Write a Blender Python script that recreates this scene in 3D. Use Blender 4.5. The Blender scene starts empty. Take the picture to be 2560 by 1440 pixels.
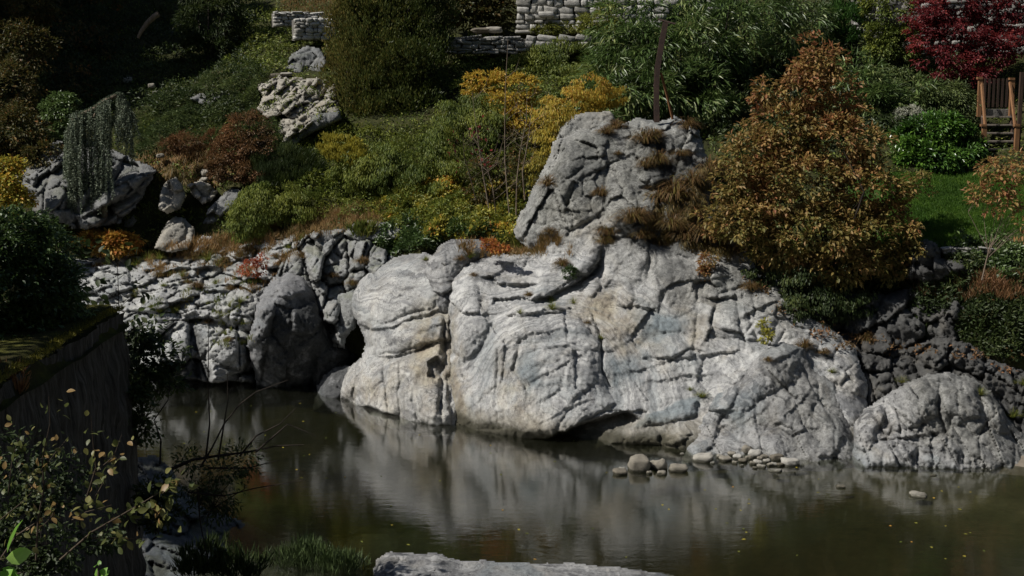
import bpy, math, random
import numpy as np
from mathutils import Vector, Matrix

SC = bpy.context.scene
COL = SC.collection
# ------------------------------------------------------------------ camera, world, sun, exposure
CAM_H = 9.0
FPX = 3517.0
PITCH = math.atan(534.0 / FPX)
cd = bpy.data.cameras.new("camera"); cam = bpy.data.objects.new("camera", cd); COL.objects.link(cam)
cam.location = (0, 0, CAM_H); cam.rotation_euler = (math.pi / 2 - PITCH, 0, 0)
cd.sensor_width = 36.0; cd.lens = 36.0 * FPX / 2560.0; cd.clip_start = 0.1; cd.clip_end = 1000
SC.camera = cam

SUN = Vector((-0.62, -0.17, 0.75)).normalized()
world = bpy.data.worlds.new("World"); SC.world = world; world.use_nodes = True
wn = world.node_tree; wn.nodes.clear()
sky = wn.nodes.new("ShaderNodeTexSky"); sky.sky_type = 'NISHITA'; sky.sun_disc = False
sky.sun_elevation = math.asin(SUN.z); sky.sun_rotation = math.atan2(SUN.x, SUN.y)
bg = wn.nodes.new("ShaderNodeBackground"); bg.inputs[1].default_value = 0.05
wo = wn.nodes.new("ShaderNodeOutputWorld")
wn.links.new(sky.outputs[0], bg.inputs[0]); wn.links.new(bg.outputs[0], wo.inputs[0])
sl = bpy.data.lights.new("sun", 'SUN'); sl.energy = 5.0; sl.angle = math.radians(0.5); sl.color = (1.0, 0.95, 0.885)
so = bpy.data.objects.new("sun", sl); COL.objects.link(so)
so.rotation_euler = SUN.to_track_quat('Z', 'Y').to_euler(); so.location = (-30, 0, 40)
SC.view_settings.view_transform = 'Standard'; SC.view_settings.look = 'None'
SC.view_settings.exposure = 0.10; SC.view_settings.gamma = 1.0; SC.view_settings.use_curve_mapping = False
SC.cycles.max_bounces = 8; SC.cycles.transparent_max_bounces = 12

rng = np.random.default_rng(7)
R = random.Random(11)

# ------------------------------------------------------------------ photo ray -> world
_ct, _st = math.cos(PITCH), math.sin(PITCH)
def PW(px, py, Y):
    """world point at distance Y (world y) seen at photo position (arrays allowed)"""
    px = np.asarray(px, float); py = np.asarray(py, float); Y = np.asarray(Y, float)
    a = (px - 1280.0) / FPX; b = (720.0 - py) / FPX
    dy = _ct + b * _st; dz = -_st + b * _ct
    t = Y / dy
    return np.stack([a * t, Y + 0 * t, CAM_H + dz * t], -1)
def V(px, py, Y): return Vector(PW(px, py, Y).tolist())
def WY(py, z=0.0):
    b = (720.0 - np.asarray(py, float)) / FPX
    return (z - CAM_H) * (_ct + b * _st) / (-_st + b * _ct)
def mpp(Y): return Y / FPX

# ------------------------------------------------------------------ numpy noise
_pr = np.random.default_rng(3)
_perm = np.concatenate([_pr.permutation(256)] * 2)
_g = _pr.normal(size=(256, 3)); _g /= np.linalg.norm(_g, axis=1)[:, None]
def perlin(p):
    i = np.floor(p).astype(np.int64); f = p - i; i &= 255
    u = f * f * f * (f * (f * 6 - 15) + 10)
    out = 0.0
    for dx in (0, 1):
        wx = u[..., 0] if dx else 1 - u[..., 0]
        for dy in (0, 1):
            wy = u[..., 1] if dy else 1 - u[..., 1]
            for dz in (0, 1):
                wz = u[..., 2] if dz else 1 - u[..., 2]
                h = _perm[_perm[_perm[(i[..., 0] + dx) & 255] + ((i[..., 1] + dy) & 255)] + ((i[..., 2] + dz) & 255)]
                g = _g[h]
                d = g[..., 0] * (f[..., 0] - dx) + g[..., 1] * (f[..., 1] - dy) + g[..., 2] * (f[..., 2] - dz)
                out = out + wx * wy * wz * d
    return out * 1.5
def fbm(p, octv=4, ridged=False, gain=0.5):
    s = 0.0; a = 1.0; q = np.array(p, float); n = 0
    for k in range(octv):
        v = perlin(q)
        s = s + a * ((1 - np.abs(v) * 2) if ridged else v); n += a
        a *= gain; q = q * 2.03 + 17.3
    return s / n
def stack(*a): return np.stack(np.broadcast_arrays(*a), -1).astype(float)

def poly_sd(px, py, poly):
    """signed distance to polygon, + inside (pixels)"""
    poly = np.asarray(poly, float); n = len(poly)
    d = np.full(px.shape, 1e9); ins = np.zeros(px.shape, bool)
    for i in range(n):
        x0, y0 = poly[i]; x1, y1 = poly[(i + 1) % n]
        ex, ey = x1 - x0, y1 - y0; L = ex * ex + ey * ey + 1e-9
        t = np.clip(((px - x0) * ex + (py - y0) * ey) / L, 0, 1)
        d = np.minimum(d, np.hypot(px - x0 - t * ex, py - y0 - t * ey))
        if y0 != y1:
            c = ((y0 <= py) & (py < y1)) | ((y1 <= py) & (py < y0))
            ins ^= c & (px < x0 + (py - y0) / (y1 - y0) * ex)
    return np.where(ins, d, -d)
def line_sd(px, py, line):
    """distance to polyline, side (+ = right of / below the walking direction), end fade"""
    line = np.asarray(line, float); d = np.full(px.shape, 1e9); side = np.zeros(px.shape); n = len(line) - 1
    tt = np.zeros(px.shape)
    for i in range(n):
        x0, y0 = line[i]; x1, y1 = line[i + 1]
        ex, ey = x1 - x0, y1 - y0; L = ex * ex + ey * ey + 1e-9
        t0 = ((px - x0) * ex + (py - y0) * ey) / L; t = np.clip(t0, 0, 1)
        dd = np.hypot(px - x0 - t * ex, py - y0 - t * ey)
        m = dd < d
        cr = (ex * (py - y0) - ey * (px - x0)) / math.sqrt(L)
        d = np.where(m, dd, d); side = np.where(m, np.sign(cr), side); tt = np.where(m, (i + t) / n, tt)
    return d, side, tt
def rbf(pts, smooth=0.0):
    P = np.asarray([[p[0], p[1]] for p in pts], float) / 400.0
    v = np.asarray([p[2] for p in pts], float); n = len(P)
    def U(r): return np.where(r > 1e-9, r * r * np.log(np.maximum(r, 1e-9)), 0)
    D = np.linalg.norm(P[:, None] - P[None], axis=2)
    A = np.zeros((n + 3, n + 3)); A[:n, :n] = U(D) + np.eye(n) * smooth
    A[:n, n] = 1; A[:n, n + 1:] = P; A[n, :n] = 1; A[n + 1:, :n] = P.T
    w = np.linalg.lstsq(A, np.concatenate([v, [0, 0, 0]]), rcond=None)[0]
    def f(px, py):
        px = np.asarray(px, float) / 400.0; py = np.asarray(py, float) / 400.0
        s = w[n] + w[n + 1] * px + w[n + 2] * py
        for k in range(n): s = s + w[k] * U(np.hypot(px - P[k, 0], py - P[k, 1]))
        return s
    return f

# ------------------------------------------------------------------ object helpers
def tag(o, label=None, cat=None, group=None, kind=None):
    if label: o['label'] = label
    if cat: o['category'] = cat
    if group: o['group'] = group
    if kind: o['kind'] = kind
    return o
def empty(name, loc, label, cat, group=None, rz=0.0):
    o = bpy.data.objects.new(name, None); COL.objects.link(o); o.location = loc; o.rotation_euler.z = rz
    o.empty_display_size = 0.2
    return tag(o, label, cat, group)
def mesh_np(name, verts, faces, mat, parent=None, loc=(0, 0, 0), smooth=False, attrs=None, link=True):
    """faces: (n,3) or (n,4) int array or list of such arrays"""
    me = bpy.data.meshes.new(name)
    fl = faces if isinstance(faces, list) else [faces]
    fl = [np.asarray(f) for f in fl if len(f)]
    verts = np.asarray(verts, float) - np.asarray(loc, float)
    me.vertices.add(len(verts)); me.vertices.foreach_set("co", verts.astype(np.float32).ravel())
    vi = np.concatenate([f.ravel() for f in fl]).astype(np.int32)
    tot = np.concatenate([np.full(len(f), f.shape[1]) for f in fl]); st = np.concatenate([[0], np.cumsum(tot)[:-1]]).astype(np.int32)
    me.loops.add(len(vi)); me.loops.foreach_set("vertex_index", vi)
    me.polygons.add(len(tot)); me.polygons.foreach_set("loop_start", st)
    me.polygons.foreach_set("use_smooth", np.full(len(tot), smooth))
    me.update(calc_edges=True)
    if attrs:
        for k, (dom, arr) in attrs.items():
            a = me.attributes.new(k, 'FLOAT', dom); a.data.foreach_set("value", np.asarray(arr, np.float32))
    if mat is not None: me.materials.append(mat)
    o = bpy.data.objects.new(name, me)
    if link: COL.objects.link(o)
    o.location = loc
    if parent is not None: o.parent = parent; o.location = (0, 0, 0) if link == 'local' else Vector(loc) - parent.location
    return o
def tube(path, radii, sides=6):
    """verts, quads of a tube along a polyline"""
    path = np.asarray(path, float); n = len(path); vs = []; fs = []
    T = np.gradient(path, axis=0); T /= np.linalg.norm(T, axis=1)[:, None] + 1e-9
    up = np.array([0.31, 0.9, 0.2])
    for i in range(n):
        a = np.cross(T[i], up); a /= np.linalg.norm(a) + 1e-9; b = np.cross(T[i], a)
        for k in range(sides):
            th = 2 * math.pi * k / sides
            vs.append(path[i] + radii[i] * (a * math.cos(th) + b * math.sin(th)))
    for i in range(n - 1):
        for k in range(sides):
            k2 = (k + 1) % sides
            fs.append((i * sides + k, i * sides + k2, (i + 1) * sides + k2, (i + 1) * sides + k))
    return np.array(vs), np.array(fs)
class Bag:
    """collects quads / tris into one mesh"""
    def __init__(s): s.v = []; s.q = []; s.t = []; s.n = 0
    def add(s, v, f):
        v = np.asarray(v, float); f = np.asarray(f)
        (s.q if f.shape[1] == 4 else s.t).append(f + s.n); s.v.append(v); s.n += len(v)
    def tube(s, path, radii, sides=6): s.add(*tube(path, radii, sides))
    def box(s, c, size, M=None, bev=0.0):
        c = np.asarray(c, float); h = np.asarray(size, float) / 2
        v = np.array([[x, y, z] for x in (-1, 1) for y in (-1, 1) for z in (-1, 1)], float) * h
        if M is not None: v = v @ np.array(M).T
        f = np.array([(0, 1, 3, 2), (4, 6, 7, 5), (0, 4, 5, 1), (2, 3, 7, 6), (0, 2, 6, 4), (1, 5, 7, 3)])
        s.add(v + c, f)
    def build(s, name, mat, parent=None, loc=(0, 0, 0), smooth=False, link=True):
        fl = []
        if s.q: fl.append(np.concatenate(s.q))
        if s.t: fl.append(np.concatenate(s.t))
        return mesh_np(name, np.concatenate(s.v), fl, mat, parent, loc, smooth, link=link)

# ------------------------------------------------------------------ node helpers
class NT:
    def __init__(s, name):
        s.m = bpy.data.materials.new(name); s.m.use_nodes = True; s.t = s.m.node_tree; s.t.nodes.clear()
        s.out = s.t.nodes.new("ShaderNodeOutputMaterial")
        s.co = s.t.nodes.new("ShaderNodeTexCoord").outputs['Object']
    def n(s, typ, **kw):
        nd = s.t.nodes.new("ShaderNode" + typ)
        for k, v in kw.items():
            if isinstance(k, str) and k.startswith('_'): setattr(nd, k[1:], v)
        return nd
    def L(s, a, b): s.t.links.new(a, b)
    def setin(s, sock, v):
        if hasattr(v, 'is_output') or isinstance(v, bpy.types.NodeSocket): s.L(v, sock)
        else: sock.default_value = v
    def noise(s, vec, scale, detail=4, rough=0.55, dist=0.0):
        nd = s.n("TexNoise"); s.L(vec, nd.inputs['Vector']); nd.inputs['Scale'].default_value = scale
        nd.inputs['Detail'].default_value = detail; nd.inputs['Roughness'].default_value = rough; nd.inputs['Distortion'].default_value = dist
        return nd.outputs['Fac']
    def ramp(s, fac, stops, interp='LINEAR'):
        nd = s.n("ValToRGB"); s.L(fac, nd.inputs[0]); e = nd.color_ramp.elements; nd.color_ramp.interpolation = interp
        while len(e) < len(stops): e.new(0.5)
        for el, (p, c) in zip(e, stops): el.position = p; el.color = (*c, 1) if len(c) == 3 else c
        return nd.outputs[0]
    def step(s, fac, a, b):
        nd = s.n("MapRange"); nd.interpolation_type = 'SMOOTHSTEP'
        s.L(fac, nd.inputs[0]); nd.inputs[1].default_value = a; nd.inputs[2].default_value = b
        return nd.outputs[0]
    def math(s, op, a, b=None):
        nd = s.n("Math", _operation=op); s.setin(nd.inputs[0], a)
        if b is not None: s.setin(nd.inputs[1], b)
        return nd.outputs[0]
    def mix(s, fac, a, b, mode='MIX'):
        nd = s.n("MixRGB", _blend_type=mode); s.setin(nd.inputs[0], fac)
        for i, v in ((1, a), (2, b)):
            s.setin(nd.inputs[i], (*v, 1) if isinstance(v, tuple) and len(v) == 3 else v)
        return nd.outputs[0]
    def attr(s, name):
        nd = s.n("Attribute", _attribute_name=name); return nd.outputs['Fac']
    def sep(s, vec):
        nd = s.n("SeparateXYZ"); s.L(vec, nd.inputs[0]); return nd.outputs
    def comb(s, x, y, z):
        nd = s.n("CombineXYZ")
        for i, v in enumerate((x, y, z)): s.setin(nd.inputs[i], v)
        return nd.outputs[0]
    def bump(s, h, strength=0.5, dist=0.02, normal=None):
        nd = s.n("Bump"); s.L(h, nd.inputs['Height']); nd.inputs['Strength'].default_value = strength; nd.inputs['Distance'].default_value = dist
        if normal is not None: s.L(normal, nd.inputs['Normal'])
        return nd.outputs[0]
    def bsdf(s, color, rough=0.8, normal=None, spec=0.3, **kw):
        nd = s.n("BsdfPrincipled"); s.setin(nd.inputs['Base Color'], (*color, 1) if isinstance(color, tuple) and len(color) == 3 else color)
        s.setin(nd.inputs['Roughness'], rough); nd.inputs['Specular IOR Level'].default_value = spec
        if normal is not None: s.L(normal, nd.inputs['Normal'])
        for k, v in kw.items(): s.setin(nd.inputs[k], v)
        return nd
    def done(s, sh): s.L(sh.outputs[0] if hasattr(sh, 'outputs') else sh, s.out.inputs[0]); return s.m

def rock_mat(name, hi=(.44, .44, .42), lo=(.25, .255, .26), warm=0.35, blue=0.2, lichen=0.3, band=0.5, wet=True, bs=1.0, offs=0.0, moss=0.0):
    t = NT(name); co = t.co
    if offs:
        mp = t.n("Mapping"); t.L(co, mp.inputs[0]); mp.inputs[1].default_value = (offs, offs * 2, offs * .5); co = mp.outputs[0]
    hi = tuple(v * .80 for v in hi); lo = tuple(v * .74 for v in lo)
    s = t.attr("strata"); xyz = t.sep(co)
    s = t.math('ADD', s, t.math('ADD', t.math('MULTIPLY', t.math('SUBTRACT', t.noise(co, 5, 6, .7), .5), .34), t.math('MULTIPLY', t.math('SUBTRACT', t.noise(co, 1.7, 4, .6), .5), .5)))
    bv = t.comb(t.math('MULTIPLY', s, 5.0), t.math('MULTIPLY', xyz[0], .45), t.math('MULTIPLY', xyz[2], .45))
    bands = t.noise(bv, 1.0, 5, 0.62, 0.35)
    bv2 = t.comb(t.math('MULTIPLY', s, 7.0), t.math('MULTIPLY', xyz[0], 1.3), t.math('MULTIPLY', xyz[2], 1.3))
    fine = t.noise(bv2, 1.0, 9, 0.78, 0.6)
    med = t.noise(co, 2.4, 5, 0.6); big = t.noise(co, 0.8, 3, 0.5)
    grain = t.noise(co, 26, 4, 0.7)
    c = t.mix(t.step(bands, .36, .60), lo, hi)
    c = t.mix(band, t.mix(0.3, hi, lo), c)
    c = t.mix(t.math('MULTIPLY', t.step(fine, .50, .68), .6 * band), c, (hi[0] * 1.25, hi[1] * 1.25, hi[2] * 1.22))
    c = t.mix(t.math('MULTIPLY', t.step(fine, .49, .34), .6 * band), c, (lo[0] * .7, lo[1] * .7, lo[2] * .72))
    wv = t.noise(co, 0.9, 4, 0.6, 0.8); pw = t.attr("ochre"); pb = t.attr("bluish"); pl = t.attr("lichen")
    c = t.mix(t.math('MINIMUM', t.math('ADD', t.math('MULTIPLY', t.step(wv, .5, .68), warm), t.math('MULTIPLY', pw, t.step(wv, .32, .55))), .85), c, t.mix(t.step(med, .4, .62), (.24, .20, .14), (.37, .33, .24)))
    bv3 = t.noise(t.comb(t.math('MULTIPLY', s, 1.3), xyz[0], xyz[2]), .55, 3, 0.5, 0.6)
    c = t.mix(t.math('MINIMUM', t.math('ADD', t.math('MULTIPLY', t.step(bv3, .52, .66), blue), t.math('MULTIPLY', pb, .8)), .9), c, (.17, .205, .22))
    c = t.mix(t.math('MULTIPLY', pl, .9), c, t.mix(t.step(med, .35, .65), (.13, .13, .11), (.27, .27, .245)))
    vn = t.math('ABSOLUTE', t.math('SUBTRACT', t.noise(t.comb(t.math('MULTIPLY', s, 2.2), t.math('MULTIPLY', xyz[0], .9), t.math('MULTIPLY', xyz[2], .9)), 1.0, 6, .7, .8), .5))
    c = t.mix(t.math('MULTIPLY', t.math('MULTIPLY', t.step(vn, .012, .003), t.step(big, .48, .6)), .6), c, (.05, .05, .05))
    vk = t.math('ABSOLUTE', t.math('SUBTRACT', t.noise(co, 1.3, 6, .72, 1.0), .5))
    c = t.mix(t.math('MULTIPLY', t.step(vk, .011, .003), .6), c, (.04, .04, .04))
    # dark lichen speckle and streaks
    sp = t.math('MULTIPLY', t.step(t.noise(co, 13, 5, 0.75), .53, .63), t.step(t.noise(co, 1.1, 4, 0.6), .45, .62))
    sp2 = t.math('MULTIPLY', t.step(t.noise(co, 10, 9, 0.85, .4), .48, .56), pl)
    c = t.mix(t.math('MINIMUM', t.math('ADD', t.math('MULTIPLY', sp, lichen), t.math('MULTIPLY', sp2, .8)), .9), c, (.055, .055, .05))
    st = t.noise(t.comb(t.math('MULTIPLY', xyz[0], 3.2), t.math('MULTIPLY', xyz[1], 3.0), t.math('MULTIPLY', xyz[2], .5)), 1.0, 4, 0.6, 0.4)
    c = t.mix(t.math('MULTIPLY', t.step(st, .56, .72), lichen * .7), c, (.10, .10, .10))
    c = t.mix(.6, c, t.ramp(t.noise(co, 11, 9, .85, .4), [(.34, (.35, .35, .36)), (.46, (.86, .86, .86)), (.56, (1.10, 1.10, 1.10)), (.70, (1.35, 1.35, 1.34))]), 'MULTIPLY')
    c = t.mix(.7, c, t.ramp(t.noise(co, 1.0, 6, .65, .5), [(.3, (.66, .67, .68)), (.5, (.95, .95, .95)), (.68, (1.12, 1.11, 1.09))]), 'MULTIPLY')
    if moss:
        gz = t.n("NewGeometry"); nz = t.sep(gz.outputs['Normal'])[2]
        mm = t.math('MULTIPLY', t.step(nz, .35, .8), t.step(t.noise(co, 1.6, 5, 0.65), .45, .6))
        c = t.mix(t.math('MULTIPLY', mm, moss), c, (.085, .10, .03))
    sn = t.math('MINIMUM', t.math('MULTIPLY', t.attr('shade_stain'), t.step(med, .25, .5)), .92)  # painted shade of faces and recesses, along with lichen and dark stone tone
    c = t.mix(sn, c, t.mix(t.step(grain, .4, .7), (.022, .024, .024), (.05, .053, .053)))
    if wet:   # algae and silt line just above the water
        zz = t.math('ADD', xyz[2], t.math('MULTIPLY', t.math('SUBTRACT', med, .5), .35))
        c = t.mix(t.math('MULTIPLY', t.step(zz, .7, .3), .55), c, (.15, .13, .085))
        c = t.mix(t.math('MULTIPLY', t.step(zz, .34, .14), .9), c, (.035, .033, .02))
    h = t.math('ADD', t.math('MULTIPLY', fine, .7 * band + .2), t.math('ADD', t.math('MULTIPLY', grain, .35), t.math('MULTIPLY', med, 1.2)))
    n1 = t.bump(h, .5 * bs, .08)
    hg = t.noise(co, 6, 9, 0.80, 0.5)
    n2 = t.bump(hg, .65 * bs, .06, n1)
    return t.done(t.bsdf(c, .88, n2, .25))
# ------------------------------------------------------------------ reliefs (hillside and rocks as real surfaces with depth)
RELIEFS = []
def surfY(px, py, skip=()):
    """distance of the nearest rock / ground surface seen at a photo position"""
    px = np.asarray(px, float); py = np.asarray(py, float)
    best = TERR(px, py)
    for r in RELIEFS:
        if r['name'] in skip: continue
        gx = (px - r['x0']) / r['s']; gy = (py - r['y0']) / r['s']
        ok = (gx >= 0) & (gy >= 0) & (gx < r['Y'].shape[1] - 1) & (gy < r['Y'].shape[0] - 1)
        ix = np.clip(gx, 0, r['Y'].shape[1] - 1).astype(int); iy = np.clip(gy, 0, r['Y'].shape[0] - 1).astype(int)
        y = np.where(ok, r['Y'][iy, ix], np.inf)
        best = np.minimum(best, y)
    return best
def surfP(px, py): return PW(px, py, surfY(px, py))

def worley(px, py, cell, asp, seed, ang=0.0):
    ca, sa = math.cos(ang), math.sin(ang)
    u = (px * ca + py * sa) / cell; v = (-px * sa + py * ca) / (cell * asp)
    iu = np.floor(u).astype(int); iv = np.floor(v).astype(int)
    d1 = np.full(px.shape, 1e9); d2 = np.full(px.shape, 1e9); idv = np.zeros(px.shape, int); cu = np.zeros(px.shape); cv = np.zeros(px.shape)
    rr = np.random.default_rng(seed); J = rr.random((64, 64, 2))
    for a in (-1, 0, 1):
        for b in (-1, 0, 1):
            ju = (iu + a) % 64; jv = (iv + b) % 64
            x = iu + a + J[ju, jv, 0]; y = iv + b + J[ju, jv, 1]
            d = np.hypot(u - x, v - y); m = d < d1
            d2 = np.where(m, d1, np.minimum(d2, d)); d1 = np.where(m, d, d1)
            idv = np.where(m, ju * 64 + jv, idv); cu = np.where(m, u - x, cu); cv = np.where(m, v - y, cv)
    r1 = rr.random(4096); r2 = rr.normal(size=4096); r3 = rr.normal(size=4096)
    return d2 - d1, r1[idv], r2[idv] * cu, r3[idv] * cv, idv

def relief(name, outline, ctrl, mat, label=None, cat='rock', step=3.0, round_=0.6, bulge=0.7, bodies=(), cracks=(), steps=(), blocks=None,
           big=0.18, mid=0.07, fine=0.03, strata=(0.35, 0.0), swirl=None, sdisp=0.05, wob=5.0, seed=0, kind=None, back=2.0, clip=None, group=None, paint=(), smask=None, BK=1.0, frac=.45, SK=.8):
    outline = np.asarray(outline, float)
    x0, y0 = outline.min(0) - 6; x1, y1 = outline.max(0) + 6
    nx = int((x1 - x0) / step) + 1; ny = int((y1 - y0) / step) + 1
    gx, gy = np.meshgrid(x0 + np.arange(nx) * step, y0 + np.arange(ny) * step)
    Y = rbf(ctrl, 0.02)(gx, gy)
    P0 = PW(gx, gy, Y) + seed * 7.31
    # wobble so traced lines meander like rock
    w1 = fbm(P0 * 1.6, 3) * wob * 2; w2 = fbm(P0 * 1.6 + 31, 3) * wob * 2
    w3 = fbm(P0 * 7.0 + 5, 2) * wob * .7; w4 = fbm(P0 * 7.0 + 9, 2) * wob * .7
    qx = gx + w1 + w3; qy = gy + w2 + w4
    sd = poly_sd(qx, qy, outline)
    m = mpp(float(np.median(Y)))
    t = np.clip(sd * m / round_, 0, 1)
    Y = Y + bulge * (1 - np.sqrt(1 - (1 - t) ** 2))
    for b in bodies:      # (polygon, height m, edge radius m[, tilt_x, tilt_y])
        d = poly_sd(qx, qy, b[0]) * m
        tt = np.clip(d / b[2], 0, 1)
        prof = np.sqrt(1 - (1 - tt) ** 2)
        Y = Y - b[1] * BK * prof
        if len(b) > 3:
            c = np.mean(np.asarray(b[0], float), 0)
            Y = Y + prof * BK * (b[3] * (qx - c[0]) * m + b[4] * (qy - c[1]) * m)
    for s_ in steps:      # (polyline, height m, decay px): pushes back the ground on the right-hand side of the line
        d, side, tt = line_sd(qx, qy, s_[0])
        fade = np.clip(np.minimum(tt, 1 - tt) * 6 + .15, 0, 1)
        Y = Y + np.where(side > 0, s_[1] * SK * np.exp(-d / s_[2]) * np.clip(d / 5, 0, 1), 0) * fade
        Y = Y - np.where(side <= 0, .35 * SK * s_[1] * np.exp(-d / (s_[2] * .6)), 0) * fade
    for c_ in cracks:     # (polyline, depth m, half width px)
        d, side, tt = line_sd(qx, qy, c_[0])
        fade = np.clip(np.minimum(tt, 1 - tt) * 5 + .2, 0, 1)
        Y = Y + c_[1] * SK * np.exp(-(d / (c_[2] * .8)) ** 2) * fade
    P = PW(gx, gy, Y) + seed * 3.17
    if blocks:
        if not isinstance(blocks, list): blocks = [blocks]
        for (cell, asp, ang, amp, tilt, gap, msk) in blocks:
            bw = 3 if cell > 40 else 1.5
            e, r1, tu, tv, _ = worley(gx + fbm(P0 * 2.2, 3) * bw * 2, gy + fbm(P0 * 2.2 + 7, 3) * bw * 2, cell, asp, seed + 5, ang)
            mk = 1.0 if msk is None else np.clip(poly_sd(gx, gy, msk) / 25, 0, 1)
            Y = Y + mk * (amp * (r1 - .5) + tilt * tu + tilt * tv + gap * np.exp(-(e / .10) ** 2))
    # layered foliation: s runs across the layers
    f, ang = strata
    if swirl is not None:
        (cx, cy, ax, ay, wgt) = swirl
        rr = np.hypot((gx - cx) / ax, (gy - cy) / ay) * 2.2
        lin = (P[..., 0] * math.sin(ang) + P[..., 2] * math.cos(ang))
        wg = np.clip(1.6 - rr / 2.6, 0, 1) * wgt
        S = lin * (1 - wg) + rr * wg
    else:
        S = P[..., 0] * math.sin(ang) + P[..., 2] * math.cos(ang) + .25 * P[..., 1]
    S = S + fbm(P * 0.42, 3) * 1.5 + fbm(P * 1.7, 3) * .22 + fbm(P * 6.0 + 3, 3) * .09
    lay = fbm(stack(S * 3.1, P[..., 0] * f, P[..., 2] * f), 4, True, 0.55) - .45
    lay2 = fbm(stack(S * 9.0, P[..., 0] * f * 1.5, P[..., 2] * f * 1.5 + 9), 3, True, 0.5) - .45
    edge = np.clip(sd * m / .08, .3, 1)
    if smask is not None: edge = edge * (1 - .8 * np.clip(poly_sd(gx, gy, smask) / 60 + .5, 0, 1))
    Y = Y - sdisp * (lay * .6 + lay2 * .42) * edge
    fr1 = fbm(P * .8 + 71, 5, False, .62); fr2 = fbm(stack(P[..., 0] * 1.3, P[..., 1], P[..., 2]) * 1.5 + 13, 5, False, .62)
    Y = Y + frac * (.11 * np.exp(-(fr1 / .012) ** 2) + .08 * np.exp(-(fr2 / .012) ** 2))
    Y = Y + frac * (.04 * np.clip(fr1 / .05, -1, 1) + .03 * np.clip(fr2 / .05, -1, 1))
    Y = Y - big * fbm(P * 0.75, 2) * 2 - mid * ((fbm(P * 1.9 + 4, 5, True, .55) - .4) * .9 - (fbm(stack(P[..., 0] * 1.3, P[..., 1], P[..., 2]) * 2.6 + 40, 4, True, .5) - .4) * .7) - fine * fbm(P * 9, 3) * 1.8
    ok = sd > 0
    if clip is not None: ok &= clip(gx, gy)
    Yr = np.where(ok, Y, np.inf); RELIEFS.append(dict(name=name, x0=x0, y0=y0, s=step, Y=Yr, label=label))
    idx = -np.ones(ok.shape, int); idx[ok] = np.arange(ok.sum())
    cell = ok[:-1, :-1] & ok[1:, :-1] & ok[:-1, 1:] & ok[1:, 1:]
    a, b, c, d = idx[:-1, :-1][cell], idx[1:, :-1][cell], idx[1:, 1:][cell], idx[:-1, 1:][cell]
    F = np.stack([a, b, c, d], 1)
    W = PW(gx[ok], gy[ok], Y[ok])
    PT = {k: np.zeros(gx.shape) for k in ('ochre', 'bluish', 'lichen', 'shade_stain')}
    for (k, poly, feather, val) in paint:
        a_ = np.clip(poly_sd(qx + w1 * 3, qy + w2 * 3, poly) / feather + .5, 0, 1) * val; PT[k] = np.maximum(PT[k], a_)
    # back skirt so the rock has thickness
    E = np.concatenate([F[:, [0, 1]], F[:, [1, 2]], F[:, [2, 3]], F[:, [3, 0]]])
    key = E.min(1) * 10_000_000 + E.max(1)
    u, inv, cnt = np.unique(key, return_inverse=True, return_counts=True)
    B = E[cnt[inv] == 1]
    bv = np.unique(B); mp = -np.ones(len(W), int); mp[bv] = np.arange(len(bv)) + len(W)
    gpx = gx[ok][bv]; gpy = gy[ok][bv]; BW = PW(gpx, gpy, Y[ok][bv] + back)
    FB = np.stack([B[:, 1], B[:, 0], mp[B[:, 0]], mp[B[:, 1]]], 1)
    W = np.concatenate([W, BW]); Sv = np.concatenate([S[ok], S[ok][bv]])
    cx = float(W[:, 0].mean()); cy = float(np.percentile(W[:, 1], 20))
    o = mesh_np(name, W, np.concatenate([F, FB]), mat, loc=(cx, cy, 0.0), smooth=True, attrs={'strata': ('POINT', Sv), **{k: ('POINT', np.concatenate([a_[ok], a_[ok][bv]])) for k, a_ in PT.items()}})
    o.data.polygons.foreach_set("use_smooth", np.ones(len(o.data.polygons), bool))
    tag(o, label, cat if not kind else None, group, kind)
    return o

# ---- hillside
TC = [(-400,100,58),(-400,300,50),(-400,450,46),(-400,600,44),(-400,900,42),(0,-300,76),(0,0,63),(0,100,59),(0,300,50.5),(0,450,47),(0,600,45),(0,900,42.5),
 (400,-300,78),(400,0,64),(400,120,59),(400,250,53),(400,370,49.5),(400,480,47.3),(400,600,46),(400,750,45),(400,985,43),
 (700,-300,76),(700,40,61),(700,100,57),(700,200,52.5),(700,330,49),(700,450,47),(700,560,45),(700,640,44),(700,800,42.5),(700,985,41.5),
 (1000,-300,74),(1000,0,58),(1000,200,52),(1000,330,48),(1000,450,45.5),(1000,560,43),(1000,640,41.5),(1000,900,40.5),
 (1250,-300,74),(1250,60,56),(1250,110,54.5),(1250,200,51),(1250,330,47),(1250,480,43.5),(1250,600,40.8),(1250,900,40),
 (1600,-300,75),(1600,0,58),(1600,100,54),(1600,300,48),(1600,500,44),(1600,700,42),(1600,1000,40),
 (2000,-300,74),(2000,0,57),(2000,200,51),(2000,400,45),(2000,600,41),(2000,800,38.5),(2000,1050,38),
 (2400,-300,74),(2400,0,56),(2400,200,51),(2400,290,48.3),(2400,430,44.8),(2400,520,41.5),(2400,610,38.5),(2400,700,37.6),(2400,850,36.6),(2400,1100,36),
 (2960,-300,74),(2960,0,56),(2960,200,51),(2960,430,44.8),(2960,610,38.5),(2960,700,37.2),(2960,900,36),(2960,1150,35.5)]
_terr0 = rbf(TC, 0.05)
def TERR(px, py):
    px = np.asarray(px, float); py = np.asarray(py, float)
    Y = _terr0(px, py); P = PW(px, py, Y)
    n = fbm(P * .35, 3) * .7 + (fbm(P * 1.1, 3, True) - .4) * .3
    lawn = np.clip(poly_sd(px, py, [(2180, 436), (3500, 436), (3500, 640), (2180, 640)]) / 30 + 1, 0, 1)
    return Y - n * (1 - lawn) + .12 * lawn
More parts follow.
